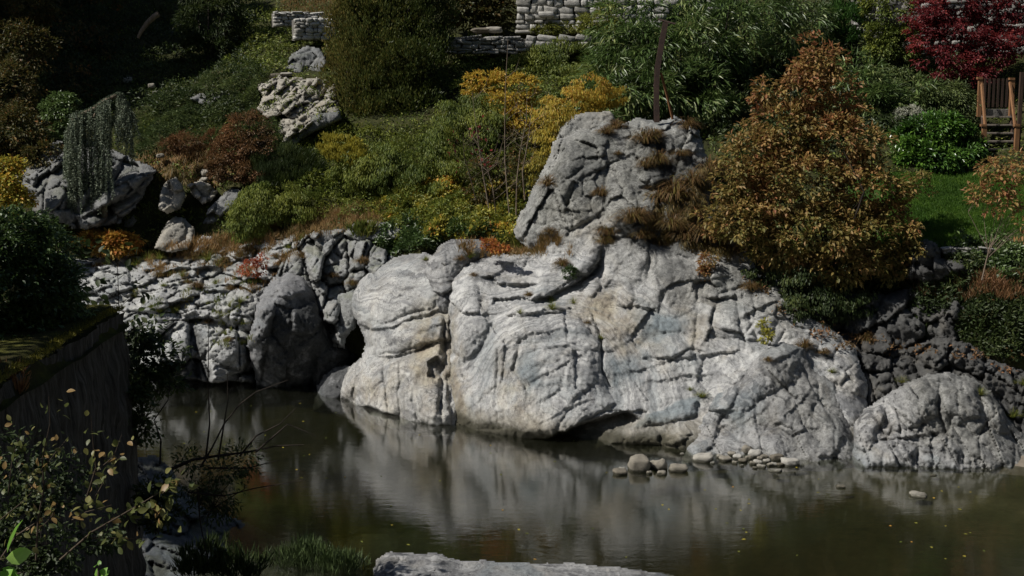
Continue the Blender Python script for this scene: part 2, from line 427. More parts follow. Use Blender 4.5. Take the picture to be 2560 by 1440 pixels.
def build_terrain(mat):
    st = 14.0
    gx, gy = np.meshgrid(np.arange(-900, 3500, st), np.arange(-420, 1120, st))
    Y = TERR(gx, gy); P = PW(gx, gy, Y)
    W = PW(gx, gy, Y); ny, nx = gx.shape
    # the hill carries on above and behind as level ground and down below the river
    back = W[0].copy(); back[:, 1] += 60; back[:, 2] += 30
    W = np.concatenate([back[None], W])
    ny += 1
    I = np.arange(nx * ny).reshape(ny, nx)
    F = np.stack([I[:-1, :-1].ravel(), I[1:, :-1].ravel(), I[1:, 1:].ravel(), I[:-1, 1:].ravel()], 1)
    o = mesh_np("hillside", W.reshape(-1, 3), F, mat, smooth=True); tag(o, kind='structure'); return o

# ground material: soil, moss, dead leaves
t = NT("hill_soil"); co = t.co
c = t.ramp(t.noise(co, 1.1, 6, .65), [(.3, (.022, .022, .012)), (.5, (.045, .05, .018)), (.62, (.075, .07, .03)), (.75, (.10, .085, .05))])
c = t.mix(.6, c, t.ramp(t.noise(co, 14, 4, .7), [(.3, (.4, .4, .4)), (.7, (1.3, 1.3, 1.2))]), 'MULTIPLY')
M_HILL = t.done(t.bsdf(c, .95, t.bump(t.noise(co, 9, 6, .7), .9, .12), .1))
hill = build_terrain(M_HILL)

M_PALE = rock_mat("pale_gneiss", (.60, .603, .585), (.26, .266, .272), warm=.25, blue=.35, lichen=.08, band=.75)
M_PALE2 = rock_mat("pale_gneiss_grey", (.57, .572, .55), (.24, .245, .25), warm=.2, blue=.25, lichen=.15, band=.8, offs=13)
M_CRAG = rock_mat("lichen_crag_rock", (.36, .355, .325), (.22, .22, .205), warm=.35, blue=.1, lichen=.85, band=.3, offs=31)
M_GREY = rock_mat("grey_gneiss", (.40, .402, .395), (.14, .143, .147), warm=.2, blue=.45, lichen=.35, band=.9, offs=7)
M_SHELF = rock_mat("shelf_gneiss", (.56, .565, .55), (.26, .267, .27), warm=.12, blue=.3, lichen=.15, band=.5, offs=21, moss=.18)
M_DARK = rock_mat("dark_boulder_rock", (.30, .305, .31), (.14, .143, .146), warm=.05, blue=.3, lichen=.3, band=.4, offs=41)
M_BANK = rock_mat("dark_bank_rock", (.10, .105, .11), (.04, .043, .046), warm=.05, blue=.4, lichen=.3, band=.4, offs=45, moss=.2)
M_BROKEN = rock_mat("broken_blocks_rock", (.36, .37, .36), (.17, .175, .175), warm=.2, blue=.25, lichen=.5, band=.4, offs=51, moss=.3)
M_TAN = rock_mat("tan_block_rock", (.47, .44, .37), (.30, .285, .25), warm=.5, blue=.1, lichen=.3, band=.3, offs=61, wet=False)
M_CLIFF = rock_mat("cliff_rock", (.27, .275, .27), (.15, .155, .155), warm=.15, blue=.2, lichen=.4, band=.4, offs=71, wet=False, moss=.2)
M_SHADE = rock_mat("shade_darkened_rock", (.11, .11, .105), (.035, .035, .035), warm=.1, blue=.1, lichen=.9, band=.5, offs=81)  # deep shade of the right bank is put into this rock colour
wy = lambda y: float(WY(y))
# ------------------------------------------------------------------ the rocks
relief("rock_outcrop",
 [(1112,1110),(1108,900),(1115,760),(1122,700),(1150,660),(1250,634),(1330,630),(1290,600),(1283,580),(1300,530),(1340,450),(1372,385),(1380,352),(1408,340),(1450,322),(1478,322),(1505,303),(1560,304),(1600,294),(1640,300),(1688,288),(1722,300),(1748,322),(1756,350),(1768,385),(1790,430),(1805,500),(1850,600),(1900,685),(1960,700),(2010,750),(2080,815),(2140,870),(2170,960),(2170,1180),(1700,1160),(1400,1135)],
 [(1110,1062,wy(1062)),(1250,1082,wy(1082)),(1400,1102,wy(1102)),(1550,1112,wy(1112)),(1720,1128,wy(1128)),(1900,1140,wy(1135)),(2100,1150,wy(1140)),
  (1150,900,36.5),(1150,700,37.8),(1200,650,38.5),(1300,900,35.6),(1300,790,36.4),(1400,850,35.9),(1400,1000,34.7),(1400,650,38.7),(1330,720,37.8),(1500,900,35.6),(1480,760,36.9),(1500,650,38.1),
  (1600,1000,34.9),(1600,850,36.0),(1600,700,37.4),(1800,1000,34.5),(1800,850,35.7),(1800,700,37.1),(2000,1000,34.2),(2000,850,35.6),(2080,800,36.4),(1900,700,37.3),
  (1290,580,39.8),(1400,560,39.0),(1500,560,38.7),(1400,350,41),(1450,450,40),(1600,300,41.6),(1740,320,41.5),(1600,450,39.8),(1700,500,39.2),(1800,600,38.5),(1650,620,38.0)],
 M_PALE, "large pale banded outcrop rising to a tall crag topped by the steel post", 'rock outcrop', step=3.0, round_=.8, bulge=1.0, back=2.5,
 bodies=[
  ([(1165,1100),(1150,960),(1190,900),(1240,800),(1330,775),(1400,765),(1450,790),(1490,850),(1505,900),(1510,960),(1540,1010),(1460,1050),(1390,1100),(1300,1110)],.45,.55),
  ([(1300,1110),(1260,1020),(1290,930),(1350,860),(1430,840),(1480,880),(1495,950),(1440,1000),(1400,1060),(1380,1110)],.18,.3),
  ([(1112,740),(1130,680),(1200,640),(1290,650),(1240,690),(1190,700),(1200,760),(1230,800),(1200,870),(1160,910),(1120,870)],.35,.45),
  ([(1112,880),(1150,900),(1160,960),(1175,1060),(1120,1080)],.2,.25),
  ([(1328,748),(1345,700),(1340,672),(1400,640),(1440,670),(1442,690),(1400,718),(1365,740)],.45,.22,.15,-.1),
  ([(1425,695),(1440,640),(1480,588),(1505,612),(1495,650),(1470,685)],.55,.25,.2,0),
  ([(1262,788),(1285,760),(1400,756),(1432,772),(1400,780),(1300,792)],.35,.12),
  ([(1598,880),(1620,845),(1680,832),(1722,868),(1740,895),(1700,900),(1650,905),(1610,898)],.28,.25),
  ([(1580,1070),(1620,1030),(1700,1002),(1742,1000),(1738,1040),(1640,1066)],.28,.2),
  ([(1652,1112),(1675,1065),(1710,1060),(1730,1085),(1708,1112)],.35,.3),
  ([(1508,1112),(1540,1075),(1590,1060),(1645,1078),(1650,1112)],.5,.3),
  ([(1586,760),(1595,715),(1640,690),(1660,720),(1648,765),(1618,775)],.28,.25),
  ([(1540,762),(1540,720),(1575,705),(1596,745),(1572,768)],.25,.2),
  ([(1452,720),(1468,690),(1495,685),(1505,715),(1485,745),(1460,740)],.3,.2),
  ([(1505,720),(1520,610),(1580,590),(1625,640),(1600,700),(1545,715)],.22,.3),
  ([(1630,700),(1650,640),(1700,650),(1740,700),(1740,770),(1690,800),(1650,780)],.2,.35),
  ([(1760,690),(1800,680),(1850,700),(1860,740),(1800,745),(1755,735)],.25,.22),
  ([(1760,760),(1850,750),(1940,720),(1980,760),(1930,830),(1800,850),(1765,830)],.18,.35),
  ([(1640,790),(1720,800),(1745,860),(1700,830),(1640,835),(1620,815)],.14,.2),
  ([(1830,960),(1850,905),(1900,880),(1930,870),(1880,930),(1850,965)],.3,.2),
  ([(1385,385),(1400,348),(1460,325),(1520,345),(1500,420),(1440,460),(1392,440)],.3,.5),
  ([(1590,330),(1640,300),(1700,300),(1740,330),(1745,380),(1700,400),(1650,360),(1620,350)],.45,.4),
  ([(1500,480),(1560,440),(1590,480),(1600,540),(1560,600),(1510,580)],.3,.4),
  ([(1600,450),(1610,428),(1650,430),(1665,452),(1630,470)],.4,.15),
  ([(1290,590),(1320,500),(1400,480),(1470,520),(1480,580),(1400,610),(1320,610)],.15,.6),
  ([(1600,470),(1650,455),(1700,470),(1690,500),(1640,510)],-.25,.2),
  ([(1640,360),(1660,340),(1680,420),(1690,520),(1660,480),(1650,420)],-.4,.25),
  ([(1700,560),(1740,520),(1800,560),(1830,640),(1760,640),(1720,610)],-.35,.3),
 ],
 steps=[
  ([(1360,1098),(1400,1078),(1440,1062),(1500,1040),(1570,1028),(1600,1042)],.9,50),
  ([(1335,748),(1375,738),(1410,718),(1450,700),(1480,680),(1500,640)],.7,22),
  ([(1205,690),(1225,685),(1250,708),(1290,712),(1345,702)],.4,14),
  ([(1205,650),(1260,660),(1320,655),(1350,640)],.18,12),
  ([(1230,760),(1235,745),(1300,742),(1330,748)],.3,14),
  ([(1265,786),(1330,782),(1380,770),(1410,772)],.25,9),
  ([(1370,1040),(1340,1060),(1420,1020),(1500,990)],.08,14),
  ([(1755,742),(1800,742),(1850,735)],.3,12),
  ([(1560,768),(1600,758),(1640,775),(1655,750)],.2,10),
  ([(1850,795),(1900,770),(1950,745)],.25,14),
  ([(1250,880),(1330,830),(1420,825),(1480,860)],.10,20),
  ([(1270,920),(1340,870),(1420,865),(1470,900)],.08,18),
  ([(1310,960),(1370,930),(1430,900),(1400,980)],.10,16),
  ([(1560,930),(1640,915),(1720,880),(1790,895)],.1,14),
  ([(1600,960),(1700,940),(1800,930)],.08,14),
  ([(1590,380),(1610,430),(1640,480)],.25,14),
  ([(1640,500),(1680,560),(1730,600),(1770,660)],.3,18),
  ([(1520,690),(1560,640),(1600,620)],.08,12),
 ],
 cracks=[
  ([(1478,775),(1500,840),(1503,900),(1512,945),(1535,978)],.35,5),
  ([(1300,850),(1285,925),(1308,955),(1318,985)],.22,5),
  ([(1245,860),(1246,930),(1238,985)],.12,5),
  ([(1385,1000),(1350,1010),(1400,975),(1412,955)],.12,6),
  ([(1615,895),(1680,900),(1730,872),(1780,888)],.18,4),
  ([(1640,610),(1645,680),(1660,760),(1640,830)],.1,5),
  ([(1500,600),(1560,590),(1640,600),(1700,640),(1760,660)],.15,5),
  ([(1740,700),(1745,780),(1735,880),(1760,930)],.12,5),
  ([(1620,590),(1625,650),(1622,700)],.2,6),
  ([(1860,770),(1900,860),(1940,870)],.15,5),
  ([(1118,700),(1140,760),(1125,860),(1115,900)],.2,7),
  ([(1350,500),(1420,490),(1480,540)],.08,6),
  ([(1800,700),(1850,760),(1960,800),(2060,860)],.15,6),
 ],
 blocks=[(150,.8,.5,.06,.07,.02,None),(95,1.3,.35,.30,.22,.10,[(1290,600),(1330,440),(1380,330),(1600,280),(1780,290),(1860,640),(1600,620),(1480,600)]),(34,1.2,.8,.09,.08,.05,[(1290,600),(1330,440),(1380,330),(1600,280),(1780,290),(1860,640),(1600,620),(1480,600)]),(70,1.0,.5,.12,.10,.08,[(1700,640),(1860,640),(2170,830),(2170,1000),(1900,900),(1750,860)])],
 big=.14, mid=.05, fine=.022, strata=(.28,.35), swirl=(1400,1010,190,200,1.0), sdisp=.045, seed=1, BK=.66, frac=.2, SK=.62,
 smask=[(1283,590),(1340,440),(1390,340),(1700,280),(1860,600),(2000,700),(2100,830),(1900,850),(1700,800),(1500,760),(1400,640)],
 paint=[('shade_stain',[(1400,360),(1500,350),(1510,440),(1450,480),(1400,440)],60,.45),('shade_stain',[(1610,350),(1670,360),(1720,480),(1760,560),(1690,560),(1640,470)],35,.75),('shade_stain',[(1490,610),(1520,630),(1490,690),(1440,710)],18,.7),('shade_stain',[(1640,600),(1720,600),(1700,720),(1650,700)],40,.45),('lichen',[(1290,600),(1300,500),(1380,330),(1600,290),(1760,300),(1800,480),(1860,640),(1740,640),(1600,620),(1500,560),(1400,610)],90,.9),  # dark patches on the lichened hollow, the gully and the notch
  ('lichen',[(1600,620),(1860,640),(2000,700),(2150,850),(1980,830),(1760,780),(1640,760)],80,.55),('lichen',[(1500,600),(1640,600),(1660,700),(1560,720)],60,.4),
  ('ochre',[(1440,760),(1500,700),(1640,780),(1660,860),(1560,880),(1500,850)],60,.7),('ochre',[(1110,800),(1150,780),(1170,1080),(1110,1090)],30,.7),('ochre',[(1240,880),(1330,920),(1330,1060),(1250,1020)],60,.55),
  ('ochre',[(1690,760),(1790,740),(1800,860),(1720,880)],40,.5),('ochre',[(1500,1085),(1700,1085),(1700,1120),(1500,1120)],20,.5),('ochre',[(1450,520),(1600,520),(1560,600),(1400,600)],60,.4),
  ('bluish',[(1590,1066),(1625,1030),(1740,998),(1735,1045),(1640,1062)],10,1.),('bluish',[(1290,900),(1340,870),(1350,960),(1320,985)],30,.8),('bluish',[(1510,900),(1620,890),(1600,960),(1530,950)],35,.8),
  ('bluish',[(1620,780),(1720,790),(1700,830),(1610,850)],25,.7),('bluish',[(1180,860),(1230,800),(1250,900),(1200,1000)],35,.4)])

relief("left_buttress",
 [(830,978),(852,932),(896,892),(914,862),(904,832),(878,792),(874,745),(900,700),(935,667),(985,641),(1060,628),(1110,650),(1150,700),(1165,1100),(1000,1085),(925,1066),(905,1040),(868,1012),(845,1005)],
 [(850,990,38.5),(925,1040,37.0),(1000,1050,36.4),(1100,1062,wy(1062)),(1150,1075,wy(1075)),(880,760,39.8),(985,650,40.0),(1100,700,38.4),(1100,900,36.9),(930,900,38.2),(1000,800,38.3),(1150,900,36.6),(1050,640,39.6)],
 M_PALE2, "rounded pale banded rock buttress left of the outcrop, with level creases across it", 'rock', step=3.0, round_=.9, bulge=1.3,
 bodies=[([(876,790),(870,745),(900,695),(985,640),(1090,640),(1130,720),(1080,770),(1000,790),(930,830),(890,830)],.35,.5),
  ([(905,835),(940,815),(1040,800),(1120,780),(1130,850),(1060,860),(1000,880),(930,885)],.35,.35),
  ([(832,985),(850,935),(915,880),(1000,890),(1110,850),(1130,1080),(1000,1080),(920,1060)],.3,.45),
  ([(1000,1075),(1000,980),(1040,950),(1090,990),(1110,1080)],.25,.3),
  ([(845,1000),(860,930),(900,900),(890,960),(880,1010)],.2,.2),
  ([(1068,940),(1070,900),(1095,888),(1112,915),(1108,945),(1085,950)],-.35,.12),
  ([(1085,860),(1110,770),(1160,800),(1150,900),(1110,960)],.15,.25)],
 steps=[([(880,800),(930,825),(980,818),(1040,790),(1110,770)],.3,18),([(915,880),(960,892),(1030,880),(1070,858),(1110,845)],.35,15),([(890,740),(950,720),(1000,735)],.12,14),
  ([(900,700),(980,690),(1060,680)],.08,12),([(858,1010),(925,1018),(1000,1040)],.5,25),([(1040,830),(1080,815),(1120,800)],.12,12)],
 cracks=[([(998,892),(1000,960),(998,1060)],.15,4),([(955,895),(962,960),(975,1040)],.2,6),([(1040,960),(1030,1000),(1045,1060)],.12,5),([(1110,720),(1112,850),(1108,960),(1098,1060)],.3,8)],
 big=.12, mid=.045, fine=.018, strata=(.25,.25), sdisp=.055, seed=2, BK=.85, frac=.2, SK=.7,
 paint=[('ochre',[(1040,770),(1150,760),(1150,960),(1060,960),(1000,860)],50,.8),('ochre',[(860,930),(1000,900),(1000,1040),(880,1010)],60,.5),('ochre',[(1020,960),(1110,960),(1110,1060),(1030,1050)],50,.4)])

relief("upright_knob",
 [(1060,680),(1075,640),(1100,612),(1140,597),(1190,595),(1235,606),(1225,650),(1160,690),(1135,745),(1140,800),(1090,790),(1068,740)],
 [(1060,700,38.2),(1130,740,37.6),(1150,600,39.2),(1090,650,38.5),(1220,610,39.6),(1110,790,37.7)],
 M_GREY, "upright grey rock slab wedged between the rounded buttress and the outcrop", 'rock', step=3, round_=.5, bulge=.8,
 steps=[([(1075,725),(1100,735),(1130,715)],.3,14)], big=.08, mid=.04, fine=.02, sdisp=.04, seed=3)

relief("right_buttress",
 [(1706,1125),(1738,1052),(1788,986),(1845,950),(1878,902),(1918,868),(1960,852),(2005,868),(2040,925),(2085,955),(2110,1000),(2135,1060),(2160,1190),(1700,1175)],
 [(1720,1128,wy(1128)),(1900,1143,wy(1143)),(2100,1150,wy(1150)),(1950,860,34.6),(1850,960,34.1),(2050,950,34.3),(1900,1050,33.3),(2050,1050,33.2),(1750,1055,33.9),(2130,1080,33.3)],
 M_GREY, "grey pyramid shaped rock buttress at the water behind the pebbles", 'rock', step=3.0, round_=.5, bulge=.7,
 bodies=[([(1708,1140),(1740,1060),(1800,985),(1850,960),(1835,1005),(1795,1060),(1785,1115),(1740,1150)],.3,.3),
  ([(1800,1000),(1850,945),(1900,900),(1950,870),(2000,900),(1970,960),(1900,1000),(1830,1060)],.22,.4),
  ([(1880,905),(1905,875),(1960,852),(2000,870),(1970,890),(1920,910)],.2,.15),
  ([(2040,1140),(2060,1090),(2085,1070),(2110,1090),(2090,1140)],.25,.2),
  ([(1940,1000),(1990,960),(2040,980),(2030,1060),(1980,1090),(1930,1060)],.18,.3)],
 steps=[([(1990,1010),(1960,1040),(2010,1000),(2040,960)],.15,12),([(1800,1090),(1850,1060),(1900,1030),(1960,985)],.1,14),([(2010,1060),(2030,1020),(2060,990)],.15,12),
  ([(1785,1125),(1795,1080),(1810,1060)],.15,10)],
 cracks=[([(1850,960),(1905,935),(1960,960)],.08,4),([(2040,930),(2050,1000),(2090,1060),(2085,1140)],.15,5),([(1930,900),(1990,950),(1980,1020)],.07,5),([(1880,1000),(1930,1040),(1900,1110)],.07,5)],
 big=.12, mid=.05, fine=.02, strata=(.25,.9), sdisp=.06, seed=4, frac=.3, SK=.5, BK=.8, blocks=[(60,2.6,-.6,.07,.10,.02,None)], paint=[('lichen',[(1900,860),(2000,850),(2130,1000),(2140,1160),(1990,1140)],80,.35),('bluish',[(1800,1000),(1900,950),(1900,1060),(1830,1090)],50,.5)])

relief("far_right_rock",
 [(2128,1200),(2130,1120),(2133,1060),(2158,1022),(2205,995),(2258,958),(2310,938),(2365,930),(2430,945),(2480,975),(2515,1030),(2545,1075),(2620,1120),(2640,1230)],
 [(2150,1160,wy(1160)),(2300,1162,wy(1162)),(2500,1158,wy(1158)),(2620,1150,wy(1150)),(2350,935,33.6),(2200,1000,33.2),(2450,960,33.6),(2300,1050,32.5),(2450,1060,32.6),(2150,1080,32.7),(2560,1090,33)],
 M_GREY, "lumpy grey rock at the right edge of the river beside the sand spit", 'rock', step=3.0, round_=.5, bulge=.7,
 bodies=[([(2133,1120),(2135,1055),(2165,1020),(2210,1000),(2215,1050),(2190,1090),(2170,1130)],.3,.25),
  ([(2205,1000),(2250,960),(2310,940),(2345,985),(2340,1040),(2290,1070),(2230,1080)],.28,.35),
  ([(2150,1180),(2170,1110),(2240,1095),(2290,1120),(2300,1180)],.35,.35),
  ([(2290,1180),(2300,1110),(2360,1085),(2400,1120),(2410,1180)],.3,.3),
  ([(2350,980),(2400,950),(2450,960),(2450,1040),(2390,1060),(2350,1030)],.25,.3),
  ([(2400,1180),(2420,1100),(2480,1070),(2540,1110),(2560,1180)],.25,.3),
  ([(2455,990),(2475,970),(2510,1030),(2530,1090),(2490,1080)],.25,.2)],
 steps=[([(2200,1095),(2260,1095),(2330,1085)],.25,14),([(2225,1010),(2260,1040),(2300,1070)],.2,14)],
 cracks=[([(2345,960),(2350,1040),(2370,1090),(2365,1150)],.25,6),([(2400,1050),(2440,1100),(2500,1150)],.15,6),([(2240,1060),(2210,1100),(2170,1120)],.15,5),([(2290,1000),(2310,1060),(2290,1100)],.15,5),([(2440,960),(2460,1040),(2520,1120)],.2,7)],
 blocks=[(40,2.8,-.45,.10,.11,.06,None)], SK=.6,
 big=.1, mid=.06, fine=.025, strata=(.3,1.2), sdisp=.05, seed=5, paint=[('lichen',[(2240,930),(2600,930),(2600,1200),(2300,1100)],80,.6)])

relief("shaded_ledge",
 [(2060,870),(2090,850),(2130,865),(2200,878),(2262,868),(2335,840),(2405,845),(2470,878),(2560,925),(2680,950),(2680,1160),(2100,1160)],
 [(2080,870,36.6),(2250,870,36.2),(2350,850,36.0),(2560,930,35.2),(2100,1100,34.4),(2300,1100,34.2),(2600,1100,33.8),(2200,980,35),(2450,960,35),(2680,960,35)],
 M_SHADE, "dark rock ledge in shade behind the lumpy grey rock", 'rock', step=3.6, round_=.5, bulge=.8,
 blocks=[(55,1.8,-.45,.45,.22,.25,None),(22,1.6,.3,.12,.10,.08,None)], big=.2, mid=.14, fine=.05, sdisp=.06, seed=6, strata=(.3,1.0))

relief("shaded_bank_rock",
 [(1990,820),(2020,760),(2100,735),(2200,730),(2290,712),(2400,716),(2480,740),(2560,735),(2700,760),(2700,980),(2300,960),(2080,940)],
 [(2000,800,37.4),(2200,730,37.6),(2450,730,37.4),(2700,760,37.2),(2060,930,36.4),(2300,900,36.2),(2500,930,35.9),(2350,820,36.9)],
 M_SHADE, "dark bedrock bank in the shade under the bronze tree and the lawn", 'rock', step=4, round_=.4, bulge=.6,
 blocks=[(70,.9,-.35,.5,.25,.2,None),(26,1.,.3,.12,.12,.06,None)], big=.25, mid=.12, seed=17, strata=(.3,.8))
relief("lichen_boulder_right",
 [(2262,690),(2268,640),(2290,605),(2320,592),(2345,612),(2352,645),(2420,650),(2440,690),(2350,700),(2300,720)],
 [(2270,700,37.2),(2320,600,37.6),(2400,650,37.4),(2400,700,36.9)], M_SHADE, "grey lichened rock below the edge of the lawn", 'rock', step=4, blocks=(30,1.2,0,.2,.2,.1,None), big=.1, seed=16)

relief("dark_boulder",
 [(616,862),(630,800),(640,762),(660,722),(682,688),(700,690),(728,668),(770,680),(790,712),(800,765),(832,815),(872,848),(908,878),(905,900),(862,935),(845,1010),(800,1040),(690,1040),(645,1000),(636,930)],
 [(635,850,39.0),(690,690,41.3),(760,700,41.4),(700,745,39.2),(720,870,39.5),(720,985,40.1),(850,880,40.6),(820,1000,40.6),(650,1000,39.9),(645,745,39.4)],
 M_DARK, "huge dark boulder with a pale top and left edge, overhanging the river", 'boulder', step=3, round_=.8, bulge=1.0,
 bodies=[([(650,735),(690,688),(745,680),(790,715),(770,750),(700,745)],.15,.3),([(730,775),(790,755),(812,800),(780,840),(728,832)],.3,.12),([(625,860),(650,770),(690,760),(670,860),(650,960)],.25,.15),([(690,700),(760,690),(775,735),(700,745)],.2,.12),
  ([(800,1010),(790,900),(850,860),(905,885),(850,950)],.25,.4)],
 cracks=[([(790,880),(780,950),(760,1020)],.2,7),([(730,800),(740,900),(700,980)],.06,5)], big=.16, mid=.10, fine=.04, sdisp=.03, seed=7, blocks=[(90,1.4,.3,.2,.16,.05,None)], paint=[('shade_stain',[(655,800),(700,762),(760,748),(800,740),(960,800),(960,1080),(600,1080),(640,960),(650,880)],35,1.0)])  # shade of the front face painted into the boulder's colour

relief("block_beside_boulder",
 [(800,760),(845,735),(900,715),(925,712),(905,760),(902,800),(880,830),(850,865),(828,850),(835,800)],
 [(800,760,40.9),(900,720,40.6),(850,860,39.9),(890,800,40.2)], M_BROKEN, "grey block leaning between the dark boulder and the rounded buttress", 'rock', step=3, round_=.35, bulge=.6, big=.05, mid=.04, seed=8, sdisp=.03,
 cracks=[([(850,740),(840,800),(835,850)],.25,6)])

relief("small_boulder",
 [(783,1000),(788,962),(812,932),(845,914),(885,914),(900,960),(870,1010),(850,1030),(783,1030)],
 [(785,990,38.9),(840,920,39.3),(880,920,39.2),(850,1000,38.6)], M_DARK, "small dark boulder at the water against the foot of the rounded buttress", 'boulder', step=3, round_=.5, bulge=.9, big=.06, mid=.05, seed=9, sdisp=.02, paint=[('shade_stain',[(700,880),(930,880),(930,1060),(700,1060)],10,.75)])

relief("broken_blocks",
 [(680,720),(700,660),(730,625),(762,585),(800,572),(850,570),(900,580),(945,612),(990,640),(960,680),(900,720),(850,745),(870,870),(830,870),(795,780),(770,715),(720,690)],
 [(700,680,42.2),(780,590,42.8),(900,590,42.4),(960,650,41.0),(850,680,41.4),(850,800,40.5),(780,680,41.6)],
 M_BROKEN, "jumble of cracked angular rock blocks above the dark boulder", 'rock', step=2.8, round_=.3, bulge=.6,
 blocks=[(58,1.5,.3,.75,.40,.35,None),(26,1.5,.6,.25,.16,.10,None)], big=.06, mid=.05, fine=.02, sdisp=.03, seed=10)

relief("rock_shelf",
 [(60,760),(80,650),(215,618),(270,628),(340,640),(440,640),(500,606),(600,592),(700,583),(765,588),(722,650),(690,690),(655,735),(640,800),(620,860),(640,940),(700,1040),(270,1040),(60,1020)],
 [(300,640,45.4),(600,600,45.6),(740,600,43.4),(450,690,43.4),(250,720,43.0),(600,700,42.8),(300,780,41.7),(450,780,41.6),(600,780,41.3),(400,850,40.5),(550,860,40.4),(300,860,40.9),(400,930,39.9),(300,985,40.2),(480,985,40.1),(600,985,40.1),(680,985,40.3)],
 M_SHELF, "wide stepped shelf of pale rock left of the dark boulder, grass in its cracks", 'rock', step=2.8, round_=.5, bulge=.6,
 bodies=[([(215,720),(240,665),(320,668),(330,720),(280,735)],.3,.25,.1,.25),([(320,735),(360,690),(430,665),(500,665),(490,700),(400,735)],.3,.2,0,.2),
  ([(330,770),(400,720),(500,705),(480,750),(400,775)],.3,.2),([(350,775),(420,745),(510,745),(480,785),(390,800)],.25,.2),
  ([(395,910),(408,860),(430,848),(448,900),(435,925),(412,925)],.5,.2),([(350,800),(440,790),(470,800),(478,870),(460,920),(430,850)],.3,.25),
  ([(515,870),(525,845),(590,840),(620,880),(600,960),(560,975),(525,975)],.5,.25,.3,0),([(555,770),(590,740),(605,760),(600,790),(560,800)],.3,.12),
  ([(640,640),(660,615),(700,612),(720,640),(690,670),(650,670)],.35,.2),([(560,640),(600,610),(640,615),(630,650),(580,655)],.3,.2)],
 steps=[([(200,722),(260,738),(320,722),(380,700),(430,672),(520,665),(600,680)],.55,20),([(215,700),(290,695),(330,720)],.2,12),([(330,775),(400,775),(450,745),(530,725),(580,730)],.45,16),
  ([(380,800),(450,800),(520,790),(560,800)],.4,18),([(350,850),(400,846),(470,800)],.3,20),([(510,860),(560,838),(640,850)],.3,16),([(560,940),(600,930),(620,900)],.5,25),([(280,915),(400,925),(500,950),(560,955),(640,950)],1.2,60)],
 cracks=[([(470,800),(490,880),(500,990)],.6,12),([(395,850),(410,930)],.3,6),([(600,780),(590,830),(520,845)],.2,5)],
 blocks=[(70,.38,-.12,.35,.22,.18,[(180,600),(800,560),(760,700),(640,820),(180,820)]),(60,1.5,.15,.5,.3,.3,[(280,800),(640,790),(700,1050),(280,1050)]),(30,.5,.1,.07,.07,.05,None)],
 big=.08, mid=.05, fine=.02, strata=(.3,.1), sdisp=.035, seed=11, paint=[('shade_stain',[(0,925),(280,925),(400,935),(470,900),(500,945),(560,975),(620,950),(650,900),(760,900),(760,1100),(0,1100)],22,1.0),('shade_stain',[(478,800),(520,870),(515,960),(470,960),(455,880)],22,.8)])  # shade of the shelf's lower face and cleft painted into the colour

relief("shadowed_cliff",
 [(40,440),(90,400),(130,355),(200,340),(330,390),(395,425),(375,470),(340,520),(300,560),(255,575),(180,570),(90,540)],
 [(60,440,46.2),(130,360,47.7),(330,400,47.0),(390,430,46.2),(200,560,44.9),(100,520,45),(200,450,45.6),(300,540,45.2)],
 M_CLIFF, "grey slanting cliff behind the weeping cedar", 'rock', step=3.6, round_=.4, bulge=.6,
 bodies=[([(60,450),(120,405),(170,395),(120,440),(80,465)],.4,.2),([(85,470),(130,435),(175,440),(160,560),(100,530)],.5,.3),([(230,510),(260,470),(330,425),(390,430),(300,500),(250,530)],.5,.25),
  ([(190,540),(220,530),(260,545),(250,572),(200,570)],.4,.2)],
 steps=[([(60,452),(110,440),(165,402)],.3,14),([(225,530),(290,500),(360,470)],.8,30)],
 blocks=(60,.6,-.6,.35,.2,.2,None), big=.08, mid=.05, seed=12, strata=(.3,-.8), sdisp=.05)

def small_rock(name, poly, Y0, Y1, mat, label, seed, tilt=.25, cell=40, **k):
    p = np.asarray(poly, float); x0, y0 = p.min(0); x1, y1 = p.max(0)
    return relief(name, poly, [(x0,y0,Y0),(x1,y0,Y0),(x0,y1,Y1),(x1,y1,Y1),((x0+x1)/2,(y0+y1)/2,(Y0+Y1)/2)], mat, label, k.pop('cat','boulder'), step=k.pop('step',2.8), round_=.18, bulge=.35,
       blocks=(cell,1.2,.6,.22,tilt,.06,None), big=.04, mid=.035, fine=.015, sdisp=.02, seed=seed, wob=2.5, back=k.pop('back',.8), **k)
small_rock("angular_boulder", [(394,522),(402,470),(415,452),(440,440),(458,462),(468,490),(452,522),(420,536)], 46.0, 45.3, M_TAN, "pointed buff boulder standing at the mouth of the dark hollow", 20)
small_rock("angular_boulder", [(384,624),(398,585),(415,556),(438,538),(462,545),(490,570),(486,600),(470,626),(430,632)], 45.6, 44.2, M_TAN, "flat buff slab leaning below the dark hollow, largest of the fallen blocks", 21, cell=70)
small_rock("angular_boulder", [(466,462),(500,450),(530,462),(545,480),(530,505),(505,512),(480,490)], 46.3, 45.8, M_TAN, "cracked pale block to the right of the pointed buff boulder", 22, cell=30)
small_rock("angular_boulder", [(505,560),(520,520),(550,490),(580,470),(612,478),(600,510),(560,540),(535,560)], 46.2, 45.4, M_CLIFF, "slanting grey slab leaning against the slope right of the buff slabs", 23, cell=60)
small_rock("angular_boulder", [(482,628),(486,600),(505,588),(530,590),(548,610),(545,630),(510,640)], 45.0, 44.4, M_SHELF, "rounded pale boulder beside the large buff slab", 24)
small_rock("angular_boulder", [(295,560),(310,535),(345,530),(350,550),(330,575),(305,575)], 46.4, 46.1, M_CLIFF, "low grey block in shade behind the orange leaved plants", 25)
small_rock("angular_boulder", [(548,575),(565,540),(600,530),(606,560),(590,595),(560,600)], 46.2, 45.9, M_CLIFF, "dark slate coloured block half under the trailing green shrub", 26)
